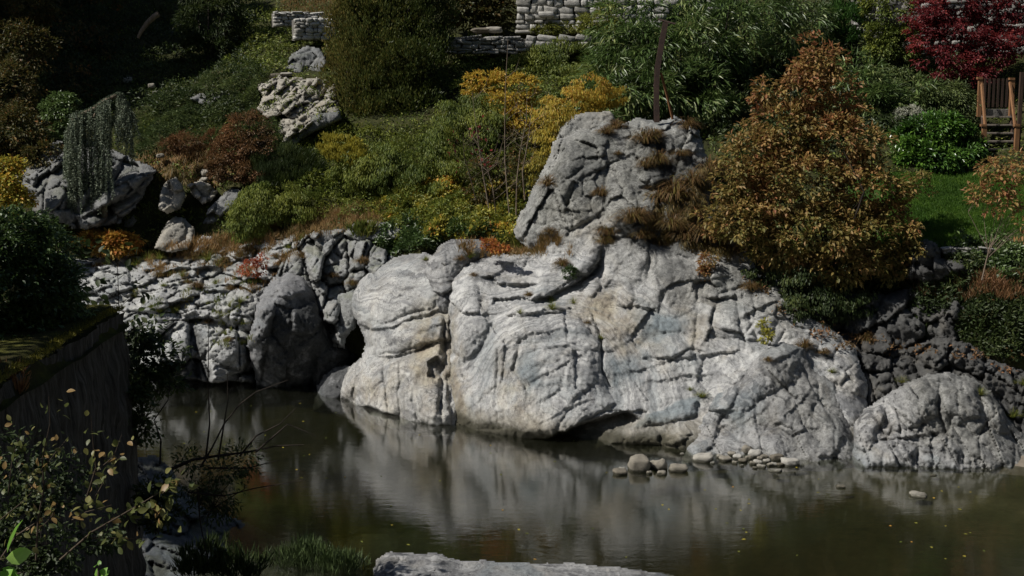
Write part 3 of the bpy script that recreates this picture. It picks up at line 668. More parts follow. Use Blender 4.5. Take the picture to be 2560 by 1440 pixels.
small_rock("balanced_stone", [(498,430),(505,422),(520,422),(526,432),(518,441),(503,441)], 47.3, 47.3, M_TAN, "upper stone of the two balanced on the blocks", 27, step=2, back=.2)
small_rock("balanced_stone", [(496,452),(502,442),(518,441),(524,450),(518,458),(504,460)], 47.3, 47.3, M_TAN, "lower stone of the two balanced on the blocks", 28, step=2, back=.2)
small_rock("flat_rock", [(855,585),(880,560),(930,548),(1000,556),(1015,575),(990,600),(900,606)], 42.6, 41.8, M_BROKEN, "low flat rock among the yellowing plants above the broken blocks", 29, cat='rock', cell=80)
small_rock("crag_shoulder", [(1378,400),(1385,360),(1402,318),(1430,290),(1470,278),(1530,278),(1545,310),(1460,340),(1400,420)], 43, 42.0, M_CRAG, "low grey shoulder of rock behind the left side of the crag", 30, cat='rock', cell=90)

relief("slope_rocks",
 [(640,212),(700,190),(735,200),(790,195),(842,205),(850,260),(852,300),(800,312),(760,325),(712,362),(700,350),(725,310),(705,290),(690,262),(660,250)],
 [(650,220,50.6),(700,195,50.8),(840,210,50.4),(850,300,48.0),(760,250,49.4),(710,350,47.2),(700,290,48.6)],
 M_TAN, "slanting buff rocks on the slope left of the big olive bush", 'rock', step=3, round_=.4, bulge=.6,
 blocks=[(80,.32,-.62,.7,.35,.3,None),(26,.6,-.6,.2,.18,.1,None)], big=.05, mid=.04, seed=13, strata=(.3,-.9), sdisp=.06)
small_rock("slope_boulder", [(712,345),(730,318),(790,285),(850,275),(855,300),(800,325),(740,362),(715,372)], 48.2, 47.2, M_CLIFF, "long pale lichened slab at the lower end of the buff slope rocks", 33, cat='rock', cell=70)
small_rock("slope_boulder", [(640,275),(655,240),(690,232),(712,250),(705,285),(670,300)], 50.0, 49.2, M_TAN, "blocky pale rock at the left edge of the buff slope rocks", 34, cat='rock', cell=34)
small_rock("slope_boulder", [(690,320),(700,298),(725,292),(740,310),(725,335),(700,340)], 48.6, 48.0, M_TAN, "buff rock in the shade between the juniper and the buff slope rocks", 35, cat='rock', cell=30)
small_rock("slope_boulder", [(712,172),(728,132),(768,112),(800,122),(825,158),(805,188),(740,184)], 53.9, 53.0, M_CLIFF, "pale weathered rock on the slope above the buff rocks", 31, cat='rock')
small_rock("slope_boulder", [(470,245),(500,232),(560,228),(600,240),(590,262),(500,262)], 52.0, 51.4, M_CLIFF, "low grey rock in the shade among the juniper", 32, cat='rock')

relief("near_rock",
 [(925,1445),(942,1396),(985,1377),(1040,1382),(1095,1384),(1160,1402),(1300,1402),(1430,1408),(1550,1416),(1640,1428),(1760,1450),(1900,1475),(1900,1560),(900,1560)],
 [(930,1440,24.2),(990,1380,25.0),(1100,1385,24.9),(1300,1402,24.7),(1500,1412,24.6),(1700,1440,24.2),(1000,1540,22.6),(1500,1540,22.4),(1900,1540,22.4)],
 M_GREY, "long low pale rock breaking the water at the bottom of the picture", 'rock', step=3.5, round_=.35, bulge=.5, big=.06, mid=.05, fine=.02, strata=(.3,.2), sdisp=.06, seed=14,
 steps=[([(1000,1400),(1100,1405),(1200,1420)],.1,14)], cracks=[([(960,1440),(1000,1400),(1060,1430)],.1,5)])
relief("near_bank",
 [(300,1150),(330,1140),(390,1135),(430,1170),(465,1225),(520,1275),(590,1290),(640,1316),(700,1345),(760,1375),(830,1400),(900,1420),(945,1445),(960,1600),(280,1600)],
 [(310,1160,28.5),(430,1120,29),(330,1440,23.5),(540,1280,27.4),(700,1350,26.6),(940,1445,24.4),(700,1560,22.5),(300,1560,21.5),(520,1440,24.6)],
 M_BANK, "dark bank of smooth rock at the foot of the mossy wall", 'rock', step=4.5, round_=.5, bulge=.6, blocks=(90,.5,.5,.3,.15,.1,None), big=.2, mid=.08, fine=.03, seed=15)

# ------------------------------------------------------------------ water and river bed
t = NT("river_water"); co = t.co; xyz = t.sep(co)
w1 = t.noise(t.comb(t.math('MULTIPLY', xyz[0], 1.0), t.math('MULTIPLY', xyz[1], 2.6), 0.0), 1.9, 4, .6, .3)
w2 = t.noise(t.comb(xyz[0], t.math('MULTIPLY', xyz[1], 2.4), 0.0), 11.0, 3, .55, .3)
amt = t.step(t.noise(co, .22, 2, .5), .3, .62)
h = t.math('ADD', t.math('MULTIPLY', w1, .7), t.math('MULTIPLY', w2, t.math('ADD', t.math('MULTIPLY', amt, .25), .05)))
nb = t.bump(h, .042, .10)
fr = t.n("Fresnel"); fr.inputs[0].default_value = 1.45; t.L(nb, fr.inputs[1])
gl = t.n("BsdfGlossy"); gl.inputs['Roughness'].default_value = .02; t.L(nb, gl.inputs['Normal'])
rf = t.n("BsdfTransparent"); rf.inputs[0].default_value = (.9, .92, .86, 1)
df = t.n("BsdfDiffuse"); df.inputs[0].default_value = (.11, .12, .07, 1); m0 = t.n("MixShader"); m0.inputs[0].default_value = .06
t.L(rf.outputs[0], m0.inputs[1]); t.L(df.outputs[0], m0.inputs[2])
mx = t.n("MixShader"); t.L(t.math('MINIMUM', t.math('MULTIPLY', fr.outputs[0], 2.0), 1.0), mx.inputs[0]); t.L(m0.outputs[0], mx.inputs[1]); t.L(gl.outputs[0], mx.inputs[2])
M_WATER = t.done(mx)
va = M_WATER.node_tree.nodes.new("ShaderNodeVolumeAbsorption"); va.inputs['Color'].default_value = (.36, .38, .20, 1); va.inputs['Density'].default_value = .9
M_WATER.node_tree.links.new(va.outputs[0], t.out.inputs['Volume'])
b = np.array([[x, y, z] for z in (-4, 0) for (x, y) in ((-60, -30), (70, -30), (70, 60), (-60, 60))], float)
tag(mesh_np("river_water", b, np.array([[4,5,6,7],[3,2,1,0],[0,1,5,4],[1,2,6,5],[2,3,7,6],[3,0,4,7]]), M_WATER), kind='structure')
t = NT("river_bed_silt"); co = t.co
vo = t.n("TexVoronoi"); vo.inputs['Scale'].default_value = 2.2; t.L(co, vo.inputs['Vector'])
c = t.ramp(t.noise(co, .5, 4, .6), [(.3, (.05, .05, .026)), (.55, (.10, .09, .05)), (.7, (.17, .145, .085))])
c = t.mix(.5, c, t.ramp(t.noise(co, 6, 5, .7), [(.3, (.5, .5, .5)), (.75, (1.4, 1.4, 1.3))]), 'MULTIPLY')
M_BED = t.done(t.bsdf(c, .95, None, .1))
gx, gy = np.meshgrid(np.arange(-60, 71, .8), np.arange(-30, 61, .8))
bz = -.85 + .35 * fbm(stack(gx * .12, gy * .12, 0), 3) + np.clip((gx - 2) * .03 + (gy - 27) * .04, -.5, .6) + .10 * fbm(stack(gx * .6, gy * .6, 3), 3)
bz = bz + .45 * np.exp(-((gx - 10) / 6) ** 2 - ((gy - 30.5) / 3) ** 2); bz = np.minimum(bz, -.10)
I = np.arange(gx.size).reshape(gx.shape)
F = np.stack([I[:-1, :-1].ravel(), I[:-1, 1:].ravel(), I[1:, 1:].ravel(), I[1:, :-1].ravel()], 1)
tag(mesh_np("river_bed", np.stack([gx, gy, bz], -1).reshape(-1, 3), F, M_BED, smooth=True), kind='structure')
# sand spit at the right
t = NT("wet_sand"); co = t.co
c = t.ramp(t.noise(co, 3, 6, .7), [(.3, (.12, .10, .075)), (.7, (.22, .19, .15))])
M_SAND = t.done(t.bsdf(c, .9, t.bump(t.noise(co, 12, 5, .7), .5, .03), .2))
gx, gy = np.meshgrid(np.linspace(3, 24, 160), np.linspace(24, 38, 120))
ex = (gx - 15.6) / 4.2; ey = (gy - 32.2) / 1.15
gz = .20 * (1 - (ex * ex + ey * ey)) + .03 * fbm(stack(gx, gy, 0), 3); gz = np.maximum(gz, -1.6)
I = np.arange(gx.size).reshape(gx.shape)
F = np.stack([I[:-1, :-1].ravel(), I[:-1, 1:].ravel(), I[1:, 1:].ravel(), I[1:, :-1].ravel()], 1)
tag(mesh_np("sand_spit", np.stack([gx, gy, gz], -1).reshape(-1, 3), F, M_SAND, smooth=True), kind='structure')

# unseen wooded slopes added behind and beside the camera to cut the sky light
t = NT("sky_blocker_woods"); M_SKYBLOCK = t.done(t.bsdf(t.ramp(t.noise(t.co, .25, 6, .7), [(.3, (.015, .022, .010)), (.55, (.035, .045, .018)), (.75, (.075, .055, .022))]), .95, t.bump(t.noise(t.co, .5, 6, .8), 1.0, 1.5), .1))
th = np.linspace(math.radians(-215), math.radians(38), 90); rr_ = np.linspace(0, 1, 24)
TH, RR = np.meshgrid(th, rr_); rad = 46 + 70 * RR + np.clip(np.abs(TH + math.pi / 2) - .9, 0, 1) * 26
X = rad * np.cos(TH); Yv = 16 + rad * np.sin(TH) * .75; lim = np.where(np.cos(TH) < -.5, 30, 62)
Z = -2 + lim * RR ** .8 + 3 * fbm(stack(X * .06, Yv * .06, 0), 4)
I = np.arange(X.size).reshape(X.shape)
tag(mesh_np("sky_blocker_slopes", stack(X, Yv, Z).reshape(-1, 3), np.stack([I[:-1, :-1].ravel(), I[:-1, 1:].ravel(), I[1:, 1:].ravel(), I[1:, :-1].ravel()], 1), M_SKYBLOCK, smooth=True), kind='structure')
GAIN = 1.75
# ------------------------------------------------------------------ vegetation helpers
def leafmat(name, stops, trans=.35, rough=.55, spec=.3):
    t = NT(name); stops = [(p, tuple(min(.6, v * GAIN * k) for v, k in zip(q, (1.12, 1.03, .85)))) for p, q in stops]
    c = t.ramp(t.attr("tint"), stops)
    c = t.mix(.5, c, t.ramp(t.noise(t.co, 1.6, 3, .6), [(.3, (.6, .6, .6)), (.7, (1.25, 1.25, 1.2))]), 'MULTIPLY')
    b = t.bsdf(c, rough, None, spec)
    tr = t.n("BsdfTranslucent"); t.L(c, tr.inputs[0])
    mx = t.n("MixShader"); mx.inputs[0].default_value = trans; t.L(b.outputs[0], mx.inputs[1]); t.L(tr.outputs[0], mx.inputs[2])
    return t.done(mx)
def barkmat(name, a, b):
    t = NT(name); xyz = t.sep(t.co)
    n = t.noise(t.comb(t.math('MULTIPLY', xyz[0], 8.), t.math('MULTIPLY', xyz[1], 8.), t.math('MULTIPLY', xyz[2], 1.5)), 1.5, 4, .6)
    return t.done(t.bsdf(t.ramp(n, [(.3, a), (.7, b)]), .9, t.bump(n, .6, .03), .2))
def unit(v): return v / (np.linalg.norm(v, axis=-1, keepdims=True) + 1e-9)
def leaf_geo(P, A, N, L, W, fold=.18):
    A = unit(A); S = unit(np.cross(A, N)); Nn = np.cross(S, A)
    L = np.asarray(L)[:, None]; W = np.asarray(W)[:, None]
    v = np.stack([P, P + A * L * .45 + S * W * .5 + Nn * W * fold, P + A * L - Nn * L * .08, P + A * L * .45 - S * W * .5 + Nn * W * fold], 1)
    return v.reshape(-1, 3), np.arange(len(P) * 4).reshape(-1, 4)
_leafcache = {}
def single_leaves(P, A, N, L, W, tint, mat, parent, base, fold=.18, name='leaf'):
    """each leaf an object of its own, sharing a few meshes"""
    A = unit(A); S = unit(np.cross(A, N)); Nn = np.cross(S, A)
    for i in range(len(P)):
        k = (mat.name, int(min(.999, max(0, tint[i])) * 6), fold)
        if k not in _leafcache:
            r = random.Random(k[1])
            v = []; ts = (0, .18, .45, .75, 1.0); ws = (.02, .36, .5, .34, 0.02)
            for t_, w_ in zip(ts, ws):
                z = -.10 * t_ * t_ * (1 + r.random())
                v += [(-w_, t_, z + fold * w_), (0, t_, z), (w_, t_, z + fold * w_)]
            f = []
            for q in range(4):
                for c in (0, 1): f.append((q * 3 + c, q * 3 + c + 1, q * 3 + 4 + c, q * 3 + 3 + c))
            o = mesh_np('leaf', np.array(v), np.array(f), mat, link=False, smooth=True, attrs={'tint': ('FACE', np.full(8, (k[1] + .5) / 6))})
            _leafcache[k] = o.data; bpy.data.objects.remove(o)
        o = bpy.data.objects.new(name, _leafcache[k]); COL.objects.link(o); o.parent = parent
        M = Matrix(((S[i, 0] * W[i], A[i, 0] * L[i], Nn[i, 0] * L[i], P[i, 0] - base[0]),
                    (S[i, 1] * W[i], A[i, 1] * L[i], Nn[i, 1] * L[i], P[i, 1] - base[1]),
                    (S[i, 2] * W[i], A[i, 2] * L[i], Nn[i, 2] * L[i], P[i, 2] - base[2]), (0, 0, 0, 1)))
        o.matrix_local = M
def clumps(blobs, n, rc, seed, style='broad', flat=.6, shell=.8, noise=.35):
    """leaf positions, axes, normals. blobs: (px,py,rx,ry,Y[,rdepth m])"""
    g = np.random.default_rng(seed); Ps = []; As = []; Ns = []; C = []
    vol = np.array([(b[2] * b[3]) * mpp(b[4]) ** 2 for b in blobs]); vol = vol / vol.sum()
    for b, w in zip(blobs, vol):
        m = mpp(b[4]); c = PW(b[0], b[1], b[4]); r = np.array([b[2] * m, b[5] if len(b) > 5 else .8 * min(b[2], b[3]) * m, b[3] * m])
        nl = int(n * w); nc = max(4, int(4 * math.pi * (np.mean(r) ** 2) / (math.pi * rc * rc) * 1.6))
        d = unit(g.normal(size=(nc, 3))); d[:, 1] = np.where(g.random(nc) < .5, -np.abs(d[:, 1]), d[:, 1])
        rad = shell + (1.02 - shell) * g.random(nc) ** .6 + noise * fbm(d * 1.9 + seed * 3.3 + b[0], 3)
        cc = c + d * r * rad[:, None]
        k = g.integers(0, nc, nl); off = g.normal(size=(nl, 3)); off = unit(off) * (g.random((nl, 1)) ** .45) * rc * (.6 + .8 * g.random(nc))[k][:, None]
        off[:, 2] *= flat
        P = cc[k] + off; out = unit(d[k] + .001)
        ou = unit(unit(off) * .8 + out)
        rnd = g.normal(size=(nl, 3))
        if style == 'broad': A = unit(ou + rnd * .55 + np.array([0, 0, -.25])); N = unit(ou * .6 + np.array([0, 0, .8]) + rnd[:, ::-1] * .5)
        elif style == 'narrow': A = unit(ou * 1.1 + rnd * .45 + np.array([0, 0, -.45])); N = unit(np.array([0, 0, 1.0]) + ou * .4 + rnd[:, ::-1] * .4)
        elif style == 'up': A = unit(out * .45 + rnd * .28 + np.array([0, 0, 1.0])); N = unit(out + rnd[:, ::-1] * .4)
        elif style == 'down': A = unit(out * .35 + rnd * .25 + np.array([0, 0, -1.0])); N = unit(out + rnd[:, ::-1] * .5)
        else: A = unit(out + rnd * 1.0); N = unit(rnd[:, ::-1] + out * .5)
        Ps.append(P); As.append(A); Ns.append(N); C.append(cc)
    return np.concatenate(Ps), np.concatenate(As), np.concatenate(Ns), np.concatenate(C)
def shrub(name, label, cat, blobs, mat, n, L, W, rc=.28, seed=0, style='broad', base=None, bark=None, nbr=10, trunk=.05, group=None, singles=0, shell=.8, flat=.6, noise=.35,
          tint=None, kids=None, fold=.18, clipz=None):
    P, A, N, C = clumps(blobs, n, rc, seed, style, flat, shell, noise)
    g = np.random.default_rng(seed + 99)
    if base is None:
        lo = max(blobs, key=lambda b: b[1] + b[3]); base = PW(lo[0], lo[1] + lo[3] * .9, lo[4])
    base = np.asarray(base, float)
    ln = L * (.65 + .6 * g.random(len(P))); wd = W * (.7 + .5 * g.random(len(P)))
    tn = np.clip(.5 + .22 * g.normal(size=len(P)) + .8 * fbm(P * .9 + seed, 2), 0, 1) if tint is None else tint(P, g)
    root = empty(name, base.tolist(), label, cat, group)
    sel = np.zeros(len(P), bool)
    if singles:
        s = np.argsort(P[:, 1] + .3 * g.random(len(P)))[:max(singles * 4, 1)]; s = g.choice(s, min(singles, len(s)), replace=False); sel[s] = True
        single_leaves(P[sel], A[sel], N[sel], ln[sel] * 1.08, wd[sel], tn[sel], mat, root, base, fold)
    q = ~sel
    v, f = leaf_geo(P[q], A[q], N[q], ln[q], wd[q], fold)
    o = mesh_np('foliage', v, f, mat, parent=root, loc=base.tolist(), attrs={'tint': ('FACE', tn[q])}); o['kind'] = 'stuff'
    if bark is not None:
        bg_ = Bag(); top = np.mean([PW(b[0], b[1], b[4]) for b in blobs], 0)
        hub = base + (top - base) * .35 + g.normal(size=3) * .05
        bg_.tube([base, base + (hub - base) * .5 + g.normal(size=3) * .04, hub], [trunk, trunk * .85, trunk * .7], 7)
        tk = bg_.build('trunk', bark, root, base.tolist(), True)
        for i in range(nbr):
            e = C[g.integers(len(C))]; md = hub + (e - hub) * .5 + g.normal(size=3) * np.linalg.norm(e - hub) * .09
            b2 = Bag(); b2.tube([hub - (hub - base) * g.random() * .5, md, e], [trunk * .45, trunk * .28, trunk * .08], 5)
            for j in range(4):
                e2 = C[np.argsort(np.linalg.norm(C - md, axis=1))[g.integers(1, min(14, len(C)))]]
                b2.tube([md, (md + e2) / 2 + g.normal(size=3) * .05, e2], [trunk * .16, trunk * .1, trunk * .04], 4)
            bo = b2.build('branch', bark, root, base.tolist(), True); bo.parent = tk; bo.location = (0, 0, 0)
    return root
def cover(name, poly, n, mat, L, W, h=.4, freq=1.1, seed=0, style='broad', label=None, cat=None, kind='stuff', on='hill', noisecut=None, tintf=None, group=None, lift=(0, -.45, .9)):
    """low plants carpeting the ground inside a traced patch"""
    g = np.random.default_rng(seed); poly = np.asarray(poly, float); x0, y0 = poly.min(0); x1, y1 = poly.max(0)
    px = g.uniform(x0, x1, n * 3); py = g.uniform(y0, y1, n * 3)
    wob = g.normal(size=px.shape) * 7
    k = poly_sd(px + wob, py + wob[::-1], poly) > 0; px, py = px[k][:n], py[k][:n]
    Y = surfY(px, py) if on == 'any' else TERR(px, py)
    if on == 'hill':
        sY = surfY(px, py); k = sY > Y - .6; px, py, Y = px[k], py[k], Y[k]
    P = PW(px, py, Y)
    lump = fbm(P * freq + seed * 5.1, 3)
    if noisecut is not None: k = lump > noisecut; P = P[k]; lump = lump[k]
    hh = h * np.clip(.35 + lump * 1.6, 0.02, 1.3)
    # slope of the lump gives the light and dark sides
    e = .06
    gxn = (fbm((P + [e, 0, 0]) * freq + seed * 5.1, 3) - fbm((P - [e, 0, 0]) * freq + seed * 5.1, 3)) / (2 * e) * h * 1.6
    P = P + np.array(lift) * (hh * g.random(len(P)) ** .35)[:, None]
    out = unit(stack(-gxn, -.6 + 0 * gxn, .8 + 0 * gxn)); rnd = g.normal(size=P.shape)
    if style == 'broad': A = unit(out * .6 + rnd * .7); N = unit(out + rnd[:, ::-1] * .45)
    elif style == 'grass': A = unit(np.array([0, -.15, 1.0]) + rnd * .35); N = unit(np.array([0, -1, .2]) + rnd[:, ::-1] * .5)
    elif style == 'trail': A = unit(np.array([.15, -.5, -.8]) + rnd * .35); N = unit(out + rnd[:, ::-1] * .4)
    elif style == 'spray': A = unit(np.array([-.5, -.6, .15]) + rnd * .4); N = unit(out + rnd[:, ::-1] * .4)
    elif style == 'narrow': A = unit(out * .8 + rnd * .5 + np.array([0, 0, -.2])); N = unit(np.array([0, -.3, 1]) + rnd[:, ::-1] * .4)
    tn = np.clip(.5 + .2 * g.normal(size=len(P)) + .9 * fbm(P * .8 + seed, 3), 0, 1) if tintf is None else tintf(P, g, lump)
    ln = L * (.6 + .7 * g.random(len(P))); wd = W * (.7 + .6 * g.random(len(P)))
    v, f = leaf_geo(P, A, N, ln, wd)
    base = [float(P[:, 0].mean()), float(P[:, 1].mean()), float(P[:, 2].min())]
    o = mesh_np(name, v, f, mat, loc=base, attrs={'tint': ('FACE', tn)})
    return tag(o, label, cat, group, kind)

# palettes
M_BRONZE = leafmat("bronze_oak_leaf", [(0, (.055, .060, .018)), (.3, (.105, .092, .030)), (.55, (.155, .115, .045)), (.8, (.165, .095, .045)), (1, (.14, .062, .034))], .35)
M_OLIVE = leafmat("olive_twig_leaf", [(0, (.022, .036, .010)), (.5, (.050, .062, .016)), (1, (.105, .090, .028))], .3)
M_CHEST = leafmat("narrow_green_leaf", [(0, (.028, .052, .016)), (.5, (.048, .085, .026)), (.85, (.085, .125, .045)), (1, (.16, .19, .09))], .3, .42, .5)
M_THUJA = leafmat("thuja_green", [(0, (.012, .035, .008)), (1, (.03, .075, .015))], .25)
M_RED = leafmat("red_maple_leaf", [(0, (.035, .008, .010)), (.5, (.085, .012, .018)), (1, (.15, .03, .03))], .4)
M_YELLOW = leafmat("yellow_maple_leaf", [(0, (.14, .145, .028)), (.45, (.24, .20, .035)), (.75, (.26, .165, .035)), (1, (.24, .10, .03))], .4)
M_ORANGE = leafmat("orange_autumn_leaf", [(0, (.14, .12, .03)), (.4, (.24, .15, .035)), (.7, (.22, .085, .03)), (1, (.17, .04, .03))], .4)
M_COTO = leafmat("trailing_green_leaf", [(0, (.034, .056, .012)), (.5, (.070, .096, .020)), (1, (.12, .14, .028))], .25)
M_YGREEN = leafmat("yellow_green_leaf", [(0, (.06, .085, .02)), (.5, (.14, .15, .03)), (.85, (.26, .23, .04)), (1, (.32, .17, .04))], .35)
M_LAUREL = leafmat("glossy_laurel_leaf", [(0, (.018, .042, .010)), (.6, (.035, .085, .016)), (1, (.075, .15, .025))], .25, .32, .6)
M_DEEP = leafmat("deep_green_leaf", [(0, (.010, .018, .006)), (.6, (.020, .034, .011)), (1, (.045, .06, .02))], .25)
M_IVY = leafmat("ivy_green_leaf", [(0, (.018, .036, .012)), (.6, (.040, .072, .022)), (1, (.085, .13, .05))], .25, .4, .5)
M_BROWN = leafmat("brown_dry_leaf", [(0, (.04, .03, .015)), (.5, (.09, .055, .028)), (1, (.14, .075, .04))], .3)
M_AUTUMN = leafmat("mixed_autumn_leaf", [(0, (.025, .032, .010)), (.4, (.045, .045, .015)), (.75, (.075, .05, .018)), (.92, (.13, .055, .02)), (1, (.16, .10, .025))], .3)
M_JUNIPER = leafmat("juniper_green", [(0, (.026, .044, .018)), (.5, (.050, .075, .030)), (1, (.09, .12, .045))], .2)
M_CEDAR = leafmat("blue_cedar_needle", [(0, (.045, .065, .055)), (.5, (.075, .10, .08)), (1, (.12, .15, .12))], .2)
M_SILVER = leafmat("silver_grey_leaf", [(0, (.20, .22, .20)), (1, (.36, .38, .35))], .2)
M_DRY = leafmat("dry_grass_blade", [(0, (.055, .05, .018)), (.4, (.12, .085, .035)), (.75, (.17, .105, .055)), (1, (.21, .16, .08))], .35)
M_GRASS = leafmat("green_grass_blade", [(0, (.035, .06, .012)), (.5, (.075, .10, .022)), (1, (.15, .145, .045))], .35)
M_LAWN = leafmat("lawn_grass_blade", [(0, (.024, .060, .010)), (.6, (.048, .105, .016)), (1, (.09, .15, .028))], .4)
M_LIME = leafmat("lime_young_leaf", [(0, (.06, .14, .025)), (.6, (.12, .25, .05)), (1, (.2, .36, .1))], .45, .4)
M_TWIGL = leafmat("foreground_leaf", [(0, (.03, .042, .014)), (.5, (.065, .08, .03)), (.85, (.12, .12, .05)), (1, (.17, .08, .045))], .4, .45)
M_BARK = barkmat("brown_bark", (.035, .025, .018), (.09, .07, .05))
M_BARKP = barkmat("pale_bark", (.12, .09, .065), (.22, .175, .13))
M_BARKD = barkmat("dark_bark", (.015, .012, .01), (.04, .032, .025))
# ------------------------------------------------------------------ ground cover on the slope
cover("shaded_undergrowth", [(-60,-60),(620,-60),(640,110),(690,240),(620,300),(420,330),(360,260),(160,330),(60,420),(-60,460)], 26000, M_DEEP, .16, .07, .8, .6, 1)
cover("autumn_undergrowth", [(-60,-60),(330,-60),(300,120),(230,250),(180,330),(110,380),(60,470),(-60,560)], 7000, M_AUTUMN, .17, .11, 1.0, .7, 2)
cover("juniper_carpet", [(340,300),(420,230),(560,200),(650,180),(720,215),(700,270),(720,330),(700,400),(560,380),(470,360),(350,400)], 22000, M_JUNIPER, .15, .035, .7, .9, 3, style='spray')
cover("upper_garden_plants", [(560,20),(690,20),(730,60),(840,60),(880,-60),(1000,-60),(1000,120),(860,180),(760,130),(700,190),(640,200),(560,180)], 11000, M_COTO, .13, .06, .5, 1.0, 4)
cover("terrace_grass", [(700,-40),(900,-40),(880,60),(780,66),(700,40)], 4000, M_DRY, .14, .02, .12, 1.0, 5, style='grass')
cover("slope_plants", [(690,340),(850,300),(960,330),(1130,300),(1200,240),(1320,250),(1330,420),(1300,560),(1180,600),(1000,600),(820,545),(640,540),(600,470),(690,420)], 30000, M_COTO, .12, .045, .55, 1.0, 6, style='narrow')
cover("slope_plants", [(1080,90),(1300,110),(1500,100),(1560,240),(1480,330),(1340,330),(1160,260),(1090,200)], 15000, M_COTO, .12, .05, .7, .8, 7)
cover("yellowing_plants", [(900,540),(960,480),(1100,460),(1300,470),(1340,560),(1290,620),(1150,600),(1060,590),(1000,580)], 9000, M_YGREEN, .13, .08, .4, 1.3, 8)
cover("dark_green_plants", [(930,600),(1000,570),(1120,560),(1290,590),(1270,640),(1100,640),(1060,630),(960,640)], 8000, M_IVY, .12, .06, .45, 1.4, 9)
cover("dry_grass_strip", [(600,600),(640,570),(760,545),(860,530),(950,520),(960,560),(850,575),(760,595),(700,600),(560,640),(430,650),(420,630),(520,610)], 9000, M_DRY, .22, .014, .25, 1.6, 10, style='grass', on='any')
cover("shelf_grass", [(215,610),(430,630),(600,590),(760,590),(730,650),(690,690),(640,740),(560,720),(500,700),(400,690),(300,660)], 16000, M_DRY, .14, .016, .10, 2.2, 20, style='grass', on='any', noisecut=.13)
cover("shelf_grass", [(330,730),(640,690),(640,880),(560,900),(500,830),(400,800),(330,780)], 9000, M_GRASS, .13, .016, .10, 2.4, 21, style='grass', on='any', noisecut=.22)
cover("ledge_grass", [(1140,625),(1300,600),(1380,600),(1440,640),(1300,645),(1190,650)], 5000, M_DRY, .2, .016, .2, 2.0, 22, style='grass', on='any', noisecut=-.05)
cover("crag_scrub", [(1700,470),(1740,440),(1790,400),(1830,470),(1840,560),(1860,640),(1780,650),(1720,620),(1640,600),(1600,560),(1640,520)], 8000, M_DRY, .26, .016, .30, 2.0, 23, style='trail', on='any', noisecut=-.12, tintf=lambda P, g, l: np.clip(.12 + .15 * g.normal(size=len(P)), 0, 1))
cover("slope_rock_weeds", [(640,190),(860,190),(860,370),(700,370),(640,300)], 3500, M_COTO, .12, .04, .2, 1.8, 24, on='any', noisecut=.12)
cover("shoulder_weeds", [(1860,690),(1960,700),(2100,830),(2260,870),(2560,900),(2560,940),(2300,880),(2100,880),(2000,820),(1900,740)], 5000, M_BROWN, .12, .05, .15, 2.0, 25, on='any', noisecut=.05)
cover("dry_grass_fringe", [(340,400),(420,375),(530,380),(600,410),(560,440),(500,470),(430,455),(350,440)], 6000, M_DRY, .30, .018, .35, 1.6, 11, style='trail')
cover("slope_grass", [(440,330),(560,340),(640,430),(560,420),(440,390)], 5000, M_BROWN, .16, .03, .4, 1.5, 12, style='grass')
cover("shaded_bank_plants", [(1930,660),(2560,620),(2600,900),(2480,900),(2330,850),(2200,880),(2080,860),(1990,770)], 14000, M_DEEP, .15, .06, .5, 1.0, 13)
cover("bank_grass", [(2240,700),(2600,690),(2600,760),(2300,760)], 2500, M_BROWN, .25, .02, .3, 1.2, 14, style='grass')
cover("garden_border_plants", [(2180,180),(2460,150),(2460,300),(2250,330),(2150,300)], 9000, M_JUNIPER, .16, .05, .6, 1.1, 15)
cover("right_wall_plants", [(2380,600),(2600,600),(2600,720),(2480,700)], 3500, M_IVY, .14, .07, .5, 1.3, 16)
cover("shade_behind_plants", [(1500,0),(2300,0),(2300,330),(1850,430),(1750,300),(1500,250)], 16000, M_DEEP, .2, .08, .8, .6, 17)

cover("slope_moss_and_weeds", [(-100,-100),(1080,-100),(1090,100),(1480,130),(1700,60),(2100,60),(2660,60),(2660,430),(2180,436),(2180,640),(2000,640),(1300,620),(1000,620),(600,620),(-100,620)], 46000, M_COTO, .13, .06, .22, 1.2, 19, noisecut=-.2, tintf=lambda P, g, l: np.clip(.3 + .3 * g.normal(size=len(P)), 0, 1))
# lawn
gx, gy = np.meshgrid(np.arange(2120, 2960, 8.0), np.arange(430, 640, 5.0))
Pl = PW(gx, gy, TERR(gx, gy) - .06)
I = np.arange(gx.size).reshape(gx.shape)
t = NT("lawn_soil"); M_LS = t.done(t.bsdf(t.ramp(t.noise(t.co, 2, 4, .6), [(.3, (.02, .045, .008)), (.7, (.035, .07, .012))]), .95, None, .1))
tag(mesh_np("lawn", Pl.reshape(-1, 3), np.stack([I[:-1, :-1].ravel(), I[1:, :-1].ravel(), I[1:, 1:].ravel(), I[:-1, 1:].ravel()], 1), M_LS, smooth=True), kind='structure')
cover("lawn_grass", [(2200,434),(2640,434),(2640,612),(2200,620)], 42000, M_LAWN, .11, .018, .08, 1.5, 18, style='grass', lift=(0, -.02, .15))

